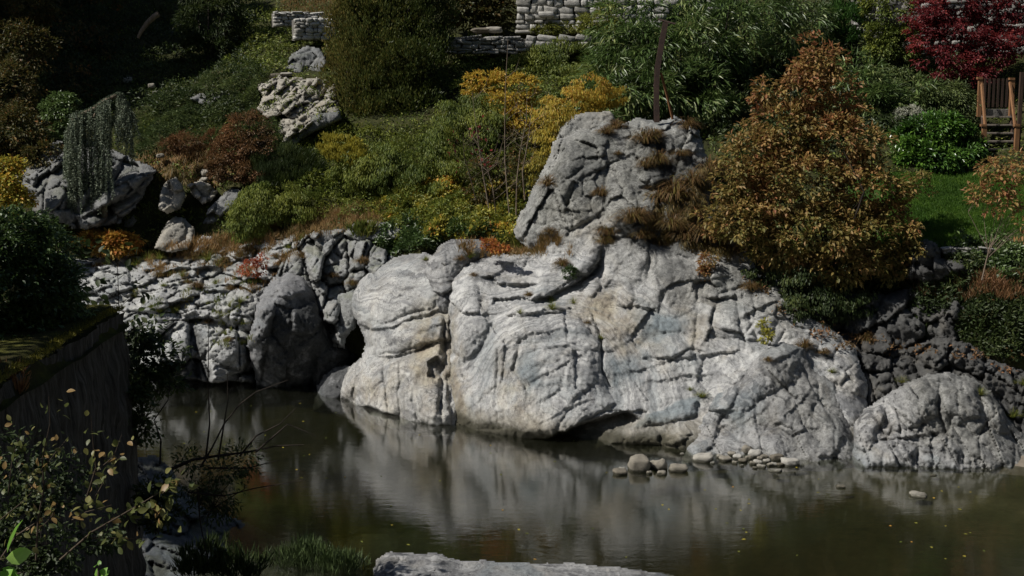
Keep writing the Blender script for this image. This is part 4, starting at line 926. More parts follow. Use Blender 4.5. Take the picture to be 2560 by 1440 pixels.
# ------------------------------------------------------------------ trees and shrubs
def tint_bronze(P, g):   # greener low down, rusty at the top
    z = (P[:, 2] - P[:, 2].min()) / np.ptp(P[:, 2])
    return np.clip(.22 + .5 * z + .20 * g.normal(size=len(P)) + .5 * fbm(P * .8, 2), 0, 1)
shrub("bronze_tree", "rounded tree with bronze and yellowing leaves overhanging the outcrop's right shoulder", 'tree',
 [(2048,165,60,65,39.2),(2010,225,62,60,39.0),(2100,260,52,60,39.3),(1960,310,90,65,38.7),(2090,360,115,80,38.6),(1880,400,80,80,38.3),(1850,470,65,55,38.0),
  (1990,470,150,95,38.0),(2175,480,110,95,38.4),(1860,560,95,70,37.6),(2030,590,150,80,37.5),(2210,590,90,80,38.0),(2090,660,120,55,37.4),(2240,650,60,50,37.9),(1950,630,70,45,37.5),(1905,230,22,35,38.8)],
 M_BRONZE, 27000, .155, .085, rc=.24, seed=21, base=PW(2090,760,37.7), bark=M_BARKD, nbr=16, trunk=.07, singles=300, tint=tint_bronze, shell=.5, noise=.75)
def tint_ol(P, g):
    x = (P[:, 0] - P[:, 0].min()) / np.ptp(P[:, 0])
    return np.clip(.8 - .85 * x + .2 * g.normal(size=len(P)) + .3 * fbm(P * .8, 2), 0, 1)
shrub("olive_bush", "tall olive green bush of fine upright twigs standing on the slope left of centre", 'bush',
 [(990,-20,130,90,51),(900,40,80,90,51.2),(1060,60,75,110,51),(960,110,120,110,50.6),(880,150,65,100,50.8),(1030,180,95,100,50.2),(930,230,95,85,50),(1010,270,80,60,49.6),(895,280,45,50,49.8),(1085,-60,60,60,51)],
 M_OLIVE, 56000, .13, .06, rc=.30, seed=22, style='up', base=PW(985,330,49.8), bark=M_BARKD, nbr=16, trunk=.08, tint=tint_ol, flat=1.2, noise=1.0, shell=.6)
shrub("narrow_leaved_tree", "large tree with long narrow glossy green leaves behind the steel post", 'tree',
 [(1560,60,85,80,50),(1680,20,130,80,51),(1620,150,120,90,49),(1520,200,60,70,48.4),(1720,120,110,90,49.5),(1580,240,110,55,47.4),(1700,230,110,65,47.8),(1480,250,40,40,47.2),(1810,90,90,80,50.2),
  (1860,180,60,80,50.5),(1890,40,90,70,51.5),(1790,280,60,40,48),(1990,60,90,80,52),(1480,300,50,18,46.2)],
 M_CHEST, 17000, .36, .062, rc=.42, seed=23, style='narrow', base=PW(1720,330,49.0), bark=M_BARKD, nbr=16, trunk=.12, singles=300, fold=.1)
shrub("narrow_leaved_shrub", "smaller narrow leaved green shrub right of the bronze tree's crown", 'shrub',
 [(2170,230,45,70,48),(2210,270,60,50,47.6),(2130,180,40,40,48.4),(2290,240,50,40,47.8)], M_CHEST, 3200, .34, .06, rc=.36, seed=24, style='narrow', base=PW(2200,330,47.8), bark=M_BARKD, nbr=6, singles=60, fold=.1)
shrub("conical_conifer", "narrow bright green conifer at the top edge behind the bronze tree", 'conifer',
 [(2130,-60,35,50,52.5),(2130,0,45,50,52.3),(2125,60,55,45,52.0),(2120,110,50,35,51.8)], M_THUJA, 9000, .12, .05, rc=.2, seed=25, style='up', bark=M_BARKD, nbr=4)
shrub("red_maple", "crimson leaved maple in front of the dry stone wall at the top right", 'tree',
 [(2400,0,110,60,50),(2320,90,45,50,49.4),(2330,40,60,50,49.6),(2500,30,90,60,50.2),(2400,90,90,45,49.2),(2370,150,75,40,48.8),(2470,130,70,45,49.2),(2530,110,60,50,49.6),(2440,190,60,22,48.6),(2420,-60,150,50,50.4)],
 M_RED, 19000, .13, .07, rc=.30, seed=26, base=PW(2440,260,49.2), bark=M_BARK, nbr=12, trunk=.07, flat=.35, noise=.5, shell=.6)
shrub("golden_maple", "low golden yellow maple draped against the left side of the crag", 'shrub',
 [(1470,225,55,40,44.5),(1430,265,70,45,44),(1390,310,55,55,43.4),(1370,370,40,50,42.8),(1345,430,30,40,42.4),(1520,240,45,25,44.8)],
 M_YELLOW, 12000, .11, .045, rc=.22, seed=27, style='down', bark=M_BARK, nbr=6, trunk=.03, flat=.5, tint=lambda P, g: np.clip(.08 + .48 * (P[:, 2] - P[:, 2].min()) / np.ptp(P[:, 2]) + .18 * g.normal(size=len(P)), 0, 1))
shrub("orange_shrub", "shrub with layered orange and gold leaves left of the golden maple", 'shrub',
 [(1225,205,55,28,46.8),(1290,230,55,35,46.4),(1260,265,60,28,46),(1300,300,40,30,45.6),(1200,230,30,20,46.6)],
 M_YELLOW, 4800, .14, .07, rc=.22, seed=28, noise=.7, bark=M_BARKP, nbr=8, trunk=.03, flat=.4, tint=lambda P, g: np.clip(.2 + .6 * g.random(len(P)), 0, 1))
shrub("orange_shrub", "lower faded orange and ochre shrub among the bare saplings", 'shrub',
 [(1310,370,35,50,43.5),(1200,460,35,60,43.0),(1310,440,30,50,42.6),(1240,420,40,30,43.2),(1200,520,30,30,42.6)],
 M_AUTUMN, 2600, .14, .07, rc=.24, seed=29, bark=M_BARKP, nbr=5, trunk=.02, noise=.6, shell=.5)
shrub("trailing_shrub", "mass of trailing green cotoneaster like shrub flowing down the middle of the slope", 'shrub',
 [(1130,330,90,70,45.8),(1060,400,120,60,45),(1180,300,60,60,46.2),(980,440,110,50,44.8),(1120,450,100,50,44.2),(1220,330,50,70,45.4),(900,430,70,45,45.2)],
 M_COTO, 34000, .12, .038, rc=.32, seed=30, style='down', bark=None, flat=.6, base=PW(1060,480,45))
shrub("trailing_shrub", "rounded trailing green shrub above the grey slab, left of the dry grass strip", 'shrub',
 [(690,500,90,45,44.8),(640,530,60,50,44.5),(745,520,50,40,44.6),(620,565,35,30,44.2)],
 M_COTO, 15000, .11, .035, rc=.26, seed=31, style='down', flat=.6, base=PW(670,580,44.3))
shrub("trailing_shrub", "rounded dark green trailing shrub just below the slab retaining wall", 'shrub',
 [(1400,150,85,45,52),(1330,170,60,35,51.6),(1440,190,60,30,51)], M_COTO, 12000, .12, .04, rc=.3, seed=32, style='down', base=PW(1400,220,50.8))
shrub("laurel_bush", "dense glossy green laurel bush beside the wooden steps above the lawn", 'bush',
 [(2340,340,95,50,45.6),(2280,370,45,50,45.4),(2400,370,50,50,45.4),(2340,400,100,40,45)], M_LAUREL, 14000, .19, .075, rc=.28, seed=33, base=PW(2340,436,45), bark=M_BARKD, nbr=8, trunk=.04, singles=80)
shrub("spiky_dark_bush", "dark dome of fine spiky green foliage below the buff slope rocks", 'bush',
 [(720,415,75,40,46.6),(680,440,45,30,46.3),(770,430,35,30,46.4)], M_DEEP, 14000, .22, .014, rc=.35, seed=34, style='up', base=PW(720,460,46.2))
shrub("bronze_shrub", "russet leaved shrub on the slope, taller of the two brown ones", 'shrub',
 [(620,330,55,45,47.4),(590,370,55,40,47.0),(640,370,45,40,47.0)], M_BROWN, 9000, .09, .045, rc=.24, seed=35, base=PW(610,410,46.8), bark=M_BARKD, nbr=8)
shrub("bronze_shrub", "low russet shrub at the edge of the broken buff blocks", 'shrub',
 [(570,425,50,28,46.6),(620,430,40,22,46.6)], M_BROWN, 5000, .09, .045, rc=.2, seed=36, base=PW(590,450,46.4), bark=M_BARKD, nbr=6)
shrub("dead_conifer_branch", "fallen reddish brown dead conifer bough lying on the slope", 'dead branch',
 [(460,355,38,20,47.6),(430,365,30,14,47.6)], M_BROWN, 2600, .14, .02, rc=.16, seed=37, base=PW(450,375,47.4), bark=M_BARKP, nbr=5, trunk=.02)
shrub("yellow_flower_clump", "clump of pale yellow green feathery plants left of the trailing shrub", 'plant',
 [(860,380,50,30,45.4),(900,405,35,22,45.2),(830,360,25,20,45.6)], M_YGREEN, 5500, .12, .045, rc=.2, seed=38, style='up', base=PW(865,415,45.2), tint=lambda P, g: np.clip(.55 + .2 * g.random(len(P)), 0, 1))
shrub("rose_hedge", "shrub with broad green leaves and reddish ones on the terrace at the top", 'shrub',
 [(1150,10,60,50,54.6),(1200,-20,70,50,55),(1240,30,45,45,54.8),(1180,50,60,25,54.4)], M_AUTUMN, 6000, .17, .10, rc=.3, seed=39, base=PW(1190,75,54.4), bark=M_BARKD, nbr=6, tint=lambda P, g: np.clip(.2 + .3 * g.normal(size=len(P)), 0, .95))
shrub("wallside_shrub", "bushy ochre green shrub against the right end of the stone house wall", 'shrub',
 [(1500,60,45,48,52.5),(1530,85,35,30,52.2)], M_YGREEN, 6000, .12, .055, rc=.24, seed=40, base=PW(1510,112,52), bark=M_BARKD, nbr=5, tint=lambda P, g: np.clip(.12 + .25 * g.random(len(P)), 0, 1))
shrub("wallside_shrub", "low green plant at the foot of the stone house wall", 'shrub',
 [(1400,70,40,14,53.6),(1370,76,40,10,53.6)], M_YGREEN, 2200, .1, .045, rc=.18, seed=41, base=PW(1390,88,53.4), tint=lambda P, g: np.clip(.12 + .25 * g.random(len(P)), 0, 1))
shrub("wallside_shrub", "yellow green sprig growing in front of the slab retaining wall", 'shrub',
 [(1245,120,22,26,53.2)], M_YGREEN, 900, .12, .05, rc=.16, seed=42, base=PW(1245,150,53.2))
shrub("green_tree", "loose mid green tree left of the crimson maple", 'tree',
 [(2220,40,60,70,51.4),(2250,110,50,45,51),(2200,110,40,45,51)], M_COTO, 8000, .13, .06, rc=.28, seed=43, base=PW(2220,170,50.8), bark=M_BARKD, nbr=6)
shrub("silver_plant", "silvery grey leaved plant above the laurel bush", 'plant',
 [(2270,290,35,24,46.8)], M_SILVER, 2600, .07, .02, rc=.14, seed=44, base=PW(2270,312,46.6))
shrub("spreading_juniper", "feathery spreading green juniper above the laurel, left of the wooden steps", 'shrub',
 [(2360,240,60,25,47.4),(2400,255,45,20,47.2),(2340,262,40,18,47.2)], M_JUNIPER, 6000, .18, .035, rc=.22, seed=45, style='narrow', base=PW(2370,280,47))
shrub("small_bronze_tree", "slender young tree with sparse rusty leaves at the right edge in front of the lawn", 'tree',
 [(2480,420,45,30,36.6),(2510,460,45,40,36.4),(2440,480,30,30,36.6),(2500,510,45,30,36.4),(2545,420,25,40,36.8),(2560,570,35,25,36.2)], M_BRONZE, 1000, .14, .075, rc=.16, seed=46, base=PW(2455,700,36.6), bark=M_BARKP, nbr=10, trunk=.022,
 shell=.4, noise=.7, tint=lambda P, g: np.clip(.65 + .2 * g.normal(size=len(P)), 0, 1), singles=60)
shrub("ivy_patch", "dark ivy and brambles hanging under the bronze tree", 'shrub',
 [(2010,720,60,50,37.2),(2060,770,50,45,37),(1980,780,40,35,36.6),(2120,760,60,45,37.4),(1900,690,40,25,37.4)], M_DEEP, 8000, .11, .055, rc=.22, seed=47, style='down', base=PW(2030,820,36.6))
shrub("green_sprig", "small lime green sapling on the right shoulder of the outcrop", 'plant',
 [(1915,840,14,14,35),(1912,810,10,14,35.1)], M_YGREEN, 420, .09, .045, rc=.10, seed=48, base=PW(1925,862,35), bark=M_BARKD, nbr=4, trunk=.01, tint=lambda P, g: np.clip(.45 + .2 * g.random(len(P)), 0, 1))
shrub("orange_groundcover", "patch of big yellow and orange leaves in front of the dark hollow", 'plant',
 [(250,600,45,20,45.2),(300,605,40,22,45.0),(330,590,25,15,45.1),(220,590,25,15,45.3),(290,622,50,14,44.8)], M_ORANGE, 3400, .17, .10, rc=.2, seed=49, base=PW(280,632,44.8), singles=80, flat=.4, tint=lambda P, g: np.clip(.05 + .65 * g.random(len(P)) ** 1.2, 0, 1))
shrub("creeper", "orange and yellow autumn creeper at the left edge above the hedge", 'creeper',
 [(10,470,45,50,44),(45,500,35,35,43.8),(15,420,40,30,44.2)], M_YGREEN, 2600, .15, .09, rc=.2, seed=50, base=PW(20,540,43.8), singles=60, noise=.7, shell=.5, tint=lambda P, g: np.clip(.3 + .75 * g.random(len(P)), 0, 1))
shrub("creeper", "dim rusty leaved creeper covering the bank at the upper left edge", 'creeper',
 [(40,330,80,60,47.5),(30,230,60,70,49),(110,390,50,35,46.8),(60,120,70,60,51),(80,20,60,50,53)], M_AUTUMN, 11000, .14, .08, rc=.3, seed=51, base=PW(60,420,46.6), noise=.6, tint=lambda P, g: np.clip(.35 + .22 * g.normal(size=len(P)), 0, 1))
shrub("ivy_mound", "pale green ivy mound behind the weeping cedar", 'ivy',
 [(155,280,42,45,48),(165,320,35,30,47.8)], M_IVY, 5000, .10, .06, rc=.2, seed=52, base=PW(155,350,47.8), tint=lambda P, g: np.clip(.6 + .25 * g.random(len(P)), 0, 1))
shrub("red_leaved_plant", "small plant with salmon red leaves on the rock shelf", 'plant',
 [(630,670,30,22,42.0),(655,650,15,16,42.0)], M_ORANGE, 500, .10, .05, rc=.12, seed=53, base=PW(635,695,41.8), bark=M_BARKP, nbr=5, trunk=.01, tint=lambda P, g: np.clip(.8 + .2 * g.random(len(P)), 0, 1))
shrub("rust_plant", "rust and green sprig on the outcrop below the shaggy grass", 'plant',
 [(1770,655,20,22,37.3),(1760,680,14,12,37.2)], M_BRONZE, 600, .10, .045, rc=.12, seed=54, base=PW(1768,690,37.2), bark=M_BARKD, nbr=4, trunk=.01)
shrub("bush_on_ledge", "small dark green bush in the notch of the outcrop's ledge", 'plant',
 [(1424,682,16,16,37.6)], M_IVY, 500, .08, .04, rc=.1, seed=55, base=PW(1424,700,37.5))
shrub("orange_sprigs", "orange red low plant on top of the outcrop's ledge", 'plant',
 [(1220,612,28,10,38.6),(1250,620,24,8,38.4)], M_ORANGE, 700, .10, .05, rc=.1, seed=56, base=PW(1230,628,38.4), tint=lambda P, g: np.clip(.4 + .5 * g.random(len(P)), 0, 1))
shrub("fern_clump", "bright green fern clump behind the broken blocks", 'fern',
 [(905,580,28,14,42.2)], M_GRASS, 700, .26, .03, rc=.16, seed=57, style='up', base=PW(905,598,42))
shrub("shadow_conifer", "dark conifer in deep shade at the top left", 'conifer',
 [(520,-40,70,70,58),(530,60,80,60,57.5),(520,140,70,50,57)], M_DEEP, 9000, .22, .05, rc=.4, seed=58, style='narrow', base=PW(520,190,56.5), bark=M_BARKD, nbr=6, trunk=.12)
# bank side trees just outside the picture on the left: they cast the deep shade of the upper left
for i, (x, y, z, h) in enumerate([(-27, 56, 9, 19), (-30, 61, 11, 23), (-25.5, 50.5, 8, 13.5), (-31, 52, 9, 20), (-24.5, 58, 10, 18), (-23, 62, 11, 17), (-22.5, 53.5, 9, 13)]):
    root = empty("pine_tree", (x, y, z), "tall dark pine on the hillside beyond the left edge of the view", 'tree', 'dark pines left of the garden')
    g = np.random.default_rng(70 + i); n = 5200
    u = g.random(n) ** .7; th = g.random(n) * 6.283; rr = (1 - u * .85) * h * .2 * (.5 + .5 * g.random(n) ** .5)
    P = stack(x + rr * np.cos(th), y + rr * np.sin(th), z + h * (.12 + .88 * u)); A = unit(stack(np.cos(th), np.sin(th), -.35 + 0 * th) + g.normal(size=(n, 3)) * .3)
    v, f = leaf_geo(P, A, unit(g.normal(size=(n, 3)) * .4 + [0, 0, 1]), np.full(n, .75), np.full(n, .28))
    o = mesh_np('foliage', v, f, M_DEEP, parent=root, loc=(x, y, z), attrs={'tint': ('FACE', g.random(n))}); o['kind'] = 'stuff'
    b = Bag(); b.tube([(x, y, z - 1), (x, y, z + h * .5), (x, y, z + h)], [.28, .18, .04], 8); b.build('trunk', M_BARKD, root, (x, y, z), True)

for i, (px, py, Y, rx, ry) in enumerate([(-1500,-330,16,480,600),(-1180,-250,20,380,500),(-760,-60,26,380,420)]):
    shrub("broadleaf_tree", "leafy tree on the near bank beyond the left edge of the view", 'tree', [(px, py, rx, ry, Y, 2.4), (px + 120, py + 200, rx * .7, ry * .5, Y, 1.8)], M_DEEP, [6500, 700, 9000][i], .30, .17, rc=.5, seed=90 + i,
          base=(PW(px, 300, Y)[0], min(Y, 22), 5.1), bark=M_BARKD, nbr=8, trunk=.18, group="leafy trees beside the near wall")
# weeping cedar
def weeping_cedar():
    g = np.random.default_rng(5); base = PW(255, 560, 45.6)
    root = empty("weeping_cedar", base.tolist(), "weeping blue cedar with a bowed trunk and hanging curtains of needles", 'tree')
    line = [(262,560),(258,470),(250,380),(232,300),(250,262),(290,240),(300,236),(316,262),(334,296)]
    arch = [(168,340),(182,300),(205,285),(235,272),(262,252),(292,238),(302,238),(318,262),(334,296)]
    b = Bag(); b.tube(PW([p[0] for p in line[:5]], [p[1] for p in line[:5]], np.full(5, 45.6)), [.11,.10,.08,.06,.05], 7); b.build('trunk', M_BARKP, root, base.tolist(), True)
    b = Bag(); ar = PW([p[0] for p in arch], [p[1] for p in arch], np.linspace(45.3, 45.7, 9)); b.tube(ar, [.03,.045,.055,.06,.06,.06,.05,.04,.02], 6); b.build('branch', M_BARKP, root, base.tolist(), True)
    specs = []   # x range, top y, bottom y, count
    for (xa, xb, ya, yb, ba, bb, n) in [(162,182,330,300,540,575,30),(178,232,290,275,520,560,55),(232,262,268,255,440,570,26),(262,276,250,245,380,560,14),(290,318,240,262,330,385,26),(312,346,262,305,340,405,26),(321,327,270,280,410,452,3)]:
        for k in range(n):
            u = g.random(); specs.append((xa + u * (xb - xa), ya + u * (yb - ya) + g.normal() * 4, ba + g.random() * (bb - ba) * 1.0 - g.random() ** 2 * 60))
    Pn, An = [], []
    tw = Bag()
    for (x, yt, yb) in specs:
        Y = 45.4 + g.normal() * .28; a = PW(x, yt, Y); e = PW(x + g.normal() * 5, max(yb, yt + 30), Y + g.normal() * .1)
        L = np.linalg.norm(e - a); n = int(L / .016); tt = np.linspace(0, 1, n)
        wob = np.stack([np.sin(tt * 7 + g.random() * 6) * .035, np.cos(tt * 6 + g.random() * 6) * .035, 0 * tt], 1)
        p = a + (e - a) * tt[:, None] + wob; Pn.append(p); d = unit(g.normal(size=p.shape) * [1, 1, .35] + [0, 0, -.45]); An.append(d)
        tw.tube(p[::max(1, n // 4)], [.006] * len(p[::max(1, n // 4)]), 3)
    P = np.concatenate(Pn); A = np.concatenate(An)
    v, f = leaf_geo(P, A, unit(g.normal(size=P.shape)), .05 + .05 * g.random(len(P)), np.full(len(P), .034))
    o = mesh_np('needles', v, f, M_CEDAR, parent=root, loc=base.tolist(), attrs={'tint': ('FACE', np.clip(.5 + .3 * g.normal(size=len(P)), 0, 1))}); o['kind'] = 'stuff'
    o = tw.build('hanging_twigs', M_BARKD, root, base.tolist()); o['kind'] = 'stuff'
    # needles along the arched top
    t_ = g.random(1600) * 7.99; i = t_.astype(int); P = ar[i] + (ar[i + 1] - ar[i]) * (t_ - i)[:, None]; A = unit(g.normal(size=P.shape) + [0, 0, .4])
    v, f = leaf_geo(P, A, unit(g.normal(size=P.shape)), np.full(len(P), .12), np.full(len(P), .03)); o = mesh_np('needles', v, f, M_CEDAR, parent=root, loc=base.tolist(), attrs={'tint': ('FACE', g.random(len(P)))}); o['kind'] = 'stuff'
weeping_cedar()

# bare saplings in the middle
def sapling(name, label, pts, Y, r0, mat, seed, twigs=6, group=None, leafm=None, cat='sapling', tl=60):
    g = np.random.default_rng(seed); P = PW([p[0] for p in pts], [p[1] for p in pts], np.full(len(pts), float(Y)) + np.cumsum(g.normal(size=len(pts)) * .05)); base = P[0]
    root = empty(name, base.tolist(), label, cat, group)
    b = Bag(); b.tube(P, np.linspace(r0, r0 * .3, len(P)), 6); stem = b.build('stem', mat, root, base.tolist(), True)
    m = mpp(Y)
    for k in range(twigs):
        u = .25 + .7 * g.random(); i = min(int(u * (len(P) - 1)), len(P) - 2); a = P[i] + (P[i + 1] - P[i]) * (u * (len(P) - 1) - i)
        s = g.choice([-1, 1]); L = tl * m * (.5 + g.random())
        e = a + np.array([s * .55, g.normal() * .35, .8]) * L; md = (a + e) / 2 + np.array([s * .12, 0, -.08]) * L
        b = Bag(); b.tube([a, md, e], [r0 * .35, r0 * .25, r0 * .1], 4)
        e2 = md + np.array([s * .7, .2 * g.normal(), .25]) * L * .5; b.tube([md, e2], [r0 * .2, r0 * .08], 3)
        tw_ = b.build('twig', mat, root, base.tolist(), True); tw_.parent = stem; tw_.location = (0, 0, 0)
        if leafm is not None:
            n = 3; q = np.array([e, e2, (md + e) / 2]) + g.normal(size=(3, 3)) * .02
            single_leaves(q, unit(g.normal(size=(3, 3)) + [0, 0, -.3]), unit(g.normal(size=(3, 3)) + [0, -.5, .8]), np.full(3, leafm[1]), np.full(3, leafm[1] * .6), g.random(3), leafm[0], root, base)
    return root
for i, (pts, lab) in enumerate([([(1275,552),(1268,480),(1262,400),(1262,300),(1264,210),(1270,100)], "tallest bare sapling, its straight stem passing in front of the orange shrub"),
        ([(1222,520),(1205,420),(1192,330),(1180,230)], "bare sapling leaning left, forked at mid height"),
        ([(1290,540),(1292,450),(1300,380),(1316,300),(1318,220)], "bare sapling nearest to the crag, curving right"),
        ([(1240,540),(1232,470),(1212,400),(1178,330)], "short bare sapling bent towards the left"),
        ([(1312,500),(1306,430),(1322,340),(1330,260)], "thin pale sapling in front of the golden maple")]):
    sapling("bare_sapling", lab, pts, 41.6 + .1 * i, .022, M_BARKP, 80 + i, 8)
sapling("red_twiggy_shrub", "thin twiggy shrub with a few dark red leaves left of the bare saplings", [(1190,500),(1175,440),(1160,390),(1158,340)], 42.2, .02, M_BARK, 90, 14, leafm=(M_RED, .12), cat='shrub')
# pale leaning trunk in the dark upper left
b = Bag(); pp = PW([345,352,368,385,397], [95,80,58,42,34], np.full(5, 55.0)); b.tube(pp, [.06,.08,.10,.11,.11], 8)
tag(b.build("leaning_pale_trunk", M_BARKP, None, pp[0].tolist(), True), "pale curved bare trunk leaning in the deep shade of the upper left", 'tree trunk')
# ------------------------------------------------------------------ masonry
def stonemat(name, a, b, c_, wet=False):
    t = NT(name); oi = t.n("ObjectInfo")
    base = t.ramp(oi.outputs['Random'], [(0, a), (.5, b), (1, c_)])
    c = t.mix(.55, base, t.ramp(t.noise(t.co, 3.0, 5, .7), [(.3, (.45, .45, .45)), (.7, (1.3, 1.3, 1.25))]), 'MULTIPLY')
    if wet:
        z = t.sep(t.n("NewGeometry").outputs['Position'])[2]; zz = t.math('ADD', z, t.math('MULTIPLY', t.noise(t.co, 4, 4, .6), .08))
        c = t.mix(t.math('MULTIPLY', t.step(zz, .115, .06), .85), c, (.03, .03, .018))
    return t.done(t.bsdf(c, .9, t.bump(t.noise(t.co, 12 if not wet else 5, 5, .7), .7, .04), .2))
M_WST = stonemat("house_wall_stone", (.30, .29, .26), (.42, .41, .38), (.52, .51, .48))
M_DST = stonemat("dry_wall_stone", (.17, .17, .155), (.28, .275, .255), (.38, .37, .35))
M_PEB = stonemat("river_pebble_stone", (.13, .115, .09), (.27, .25, .21), (.40, .39, .36), True)
t = NT("wall_core_mortar"); M_CORE = t.done(t.bsdf(t.ramp(t.noise(t.co, 3, 4, .7), [(.3, (.09, .085, .075)), (.7, (.22, .21, .19))]), .95, t.bump(t.noise(t.co, 10, 5, .7), .8, .05), .1))
def stone_meshes(n, seed, rnd=.5, mat=None, detail=4, key='stone'):
    out = []
    for k in range(n):
        g = np.random.default_rng(seed + k); N = detail
        # cube sphere
        vs = {}; vl = []; fs = []
        def vid(p):
            q = tuple(np.round(p, 5))
            if q not in vs: vs[q] = len(vl); vl.append(p)
            return vs[q]
        lin = np.linspace(-1, 1, N)
        for ax in range(3):
            for s in (-1, 1):
                for i in range(N - 1):
                    for j in range(N - 1):
                        c = []
                        for (a, b) in ((0, 0), (1, 0), (1, 1), (0, 1)):
                            p = np.zeros(3); p[ax] = s; p[(ax + 1) % 3] = lin[i + a]; p[(ax + 2) % 3] = lin[j + b]; c.append(vid(p))
                        fs.append(c if s > 0 else c[::-1])
        v = np.array(vl); sph = unit(v); v = v * (1 - rnd) * .82 + sph * rnd * 1.05
        v = v * (1 + .42 * fbm(sph * 1.1 + seed + k * 9.1, 3))[:, None]; v /= np.abs(v).max(0)
        o = mesh_np(key, v * .5, np.array(fs), mat, link=False, smooth=True); out.append(o.data); bpy.data.objects.remove(o)
    return out
def stone_wall(name, label, x0, x1, top, bot, Yf, sw, sh, mat, meshes, seed, slope=0.0, cat='stone wall', thick=.7, ragged=.0, holes=()):
    """front face spans photo columns x0..x1, rows top..bot at distance Yf; stones laid in uneven courses"""
    g = random.Random(seed); A = PW(x0, bot, Yf); B = PW(x1, bot, Yf + slope); T = PW(x0, top, Yf); H = T[2] - A[2]
    d = B - A; Lw = math.hypot(d[0], d[1]); ux = d[0] / Lw; uy = d[1] / Lw; ang = math.atan2(uy, ux)
    root = empty(name, (A[0], A[1], A[2]), label, cat); root.rotation_euler.z = ang
    bag = Bag(); bag.box((Lw / 2, thick / 2 + .09, H / 2 - .04), (Lw * .995, thick - .1, H - .06))
    o = bag.build('wall_core', M_CORE, None); o.parent = root; o.location = (0, 0, 0)
    z = 0.0; cnt = 0
    while z < H and cnt < 300:
        h = sh * (.6 + .9 * g.random()); x = -.1 * g.random()
        while x < Lw and cnt < 300:
            w = sw * (.45 + 1.1 * g.random()) * (1.0 + .4 * (h < sh * .8)); hh = h * (.85 + .3 * g.random())
            cxm = x + w / 2; czm = z + h / 2; x += w
            if z + h > H + (ragged * g.random()) or any(a < cxm < b and c < czm < e for (a, b, c, e) in holes): continue
            s = bpy.data.objects.new('stone', meshes[g.randrange(len(meshes))]); COL.objects.link(s); s.parent = root
            s.location = (cxm, .06 + g.uniform(-.03, .03), czm + g.uniform(-.015, .015)); s.scale = (w * g.uniform(.96, 1.08), .30, hh * g.uniform(.98, 1.12))
            s.rotation_euler = (g.uniform(-.08, .08), g.uniform(-.16, .16), g.uniform(-.06, .06)); cnt += 1
        z += h * .9
    return root
SM_H = stone_meshes(9, 100, .22, M_WST); SM_D = stone_meshes(9, 200, .18, M_DST)
stone_wall("house_wall", "sunlit rubble stone wall of the house at the top edge", 1292, 1660, -95, 84, 53.6, .46, .22, M_WST, SM_H, 1, holes=[(.95,1.12,.35,.85)], thick=3)
stone_wall("house_wall", "strip of rubble stone wall seen above the narrow leaved tree", 1662, 1800, -95, 30, 55.5, .5, .24, M_WST, SM_H, 2, thick=2)
s = bpy.data.objects.new('lintel_stone', SM_H[2]); COL.objects.link(s); s.location = PW(1366, 36, 53.5); s.scale = (.65, .4, .24); tag(s, "white flat stone over the small opening in the house wall", 'stone')
stone_wall("retaining_wall", "low retaining wall of dark flat slabs below the house terrace", 1118, 1290, 88, 135, 52.2, .5, .13, M_DST, SM_D, 3, ragged=.1)
stone_wall("retaining_wall", "paler right half of the low terrace wall, made of bigger blocks", 1291, 1470, 92, 130, 52.1, .55, .20, M_DST, SM_D, 4, ragged=.1)
stone_wall("dry_stone_wall", "short pale dry stone wall at the top left of the olive bush", 688, 800, 28, 66, 56.0, .30, .11, M_WST, SM_H, 5, slope=.6, ragged=.12)
stone_wall("dry_stone_wall", "pale stacked stone corner hanging over the slope left of the olive bush", 740, 832, 44, 100, 55.0, .32, .14, M_WST, SM_H, 6, slope=.5, ragged=.12)
stone_wall("garden_wall", "tall dry stone wall behind the crimson maple", 2270, 2640, -95, 205, 52.2, .50, .20, M_DST, SM_D, 7, thick=1.2)
stone_wall("garden_wall", "shaded dry stone wall between the conifer and the crimson maple", 2140, 2268, -95, 110, 53.4, .45, .22, M_DST, SM_D, 8, thick=1)
stone_wall("lawn_edging", "low broken stone edging along the river side of the lawn", 2360, 2480, 618, 636, 38.2, .34, .12, M_DST, SM_D, 9, ragged=.1, thick=.4)
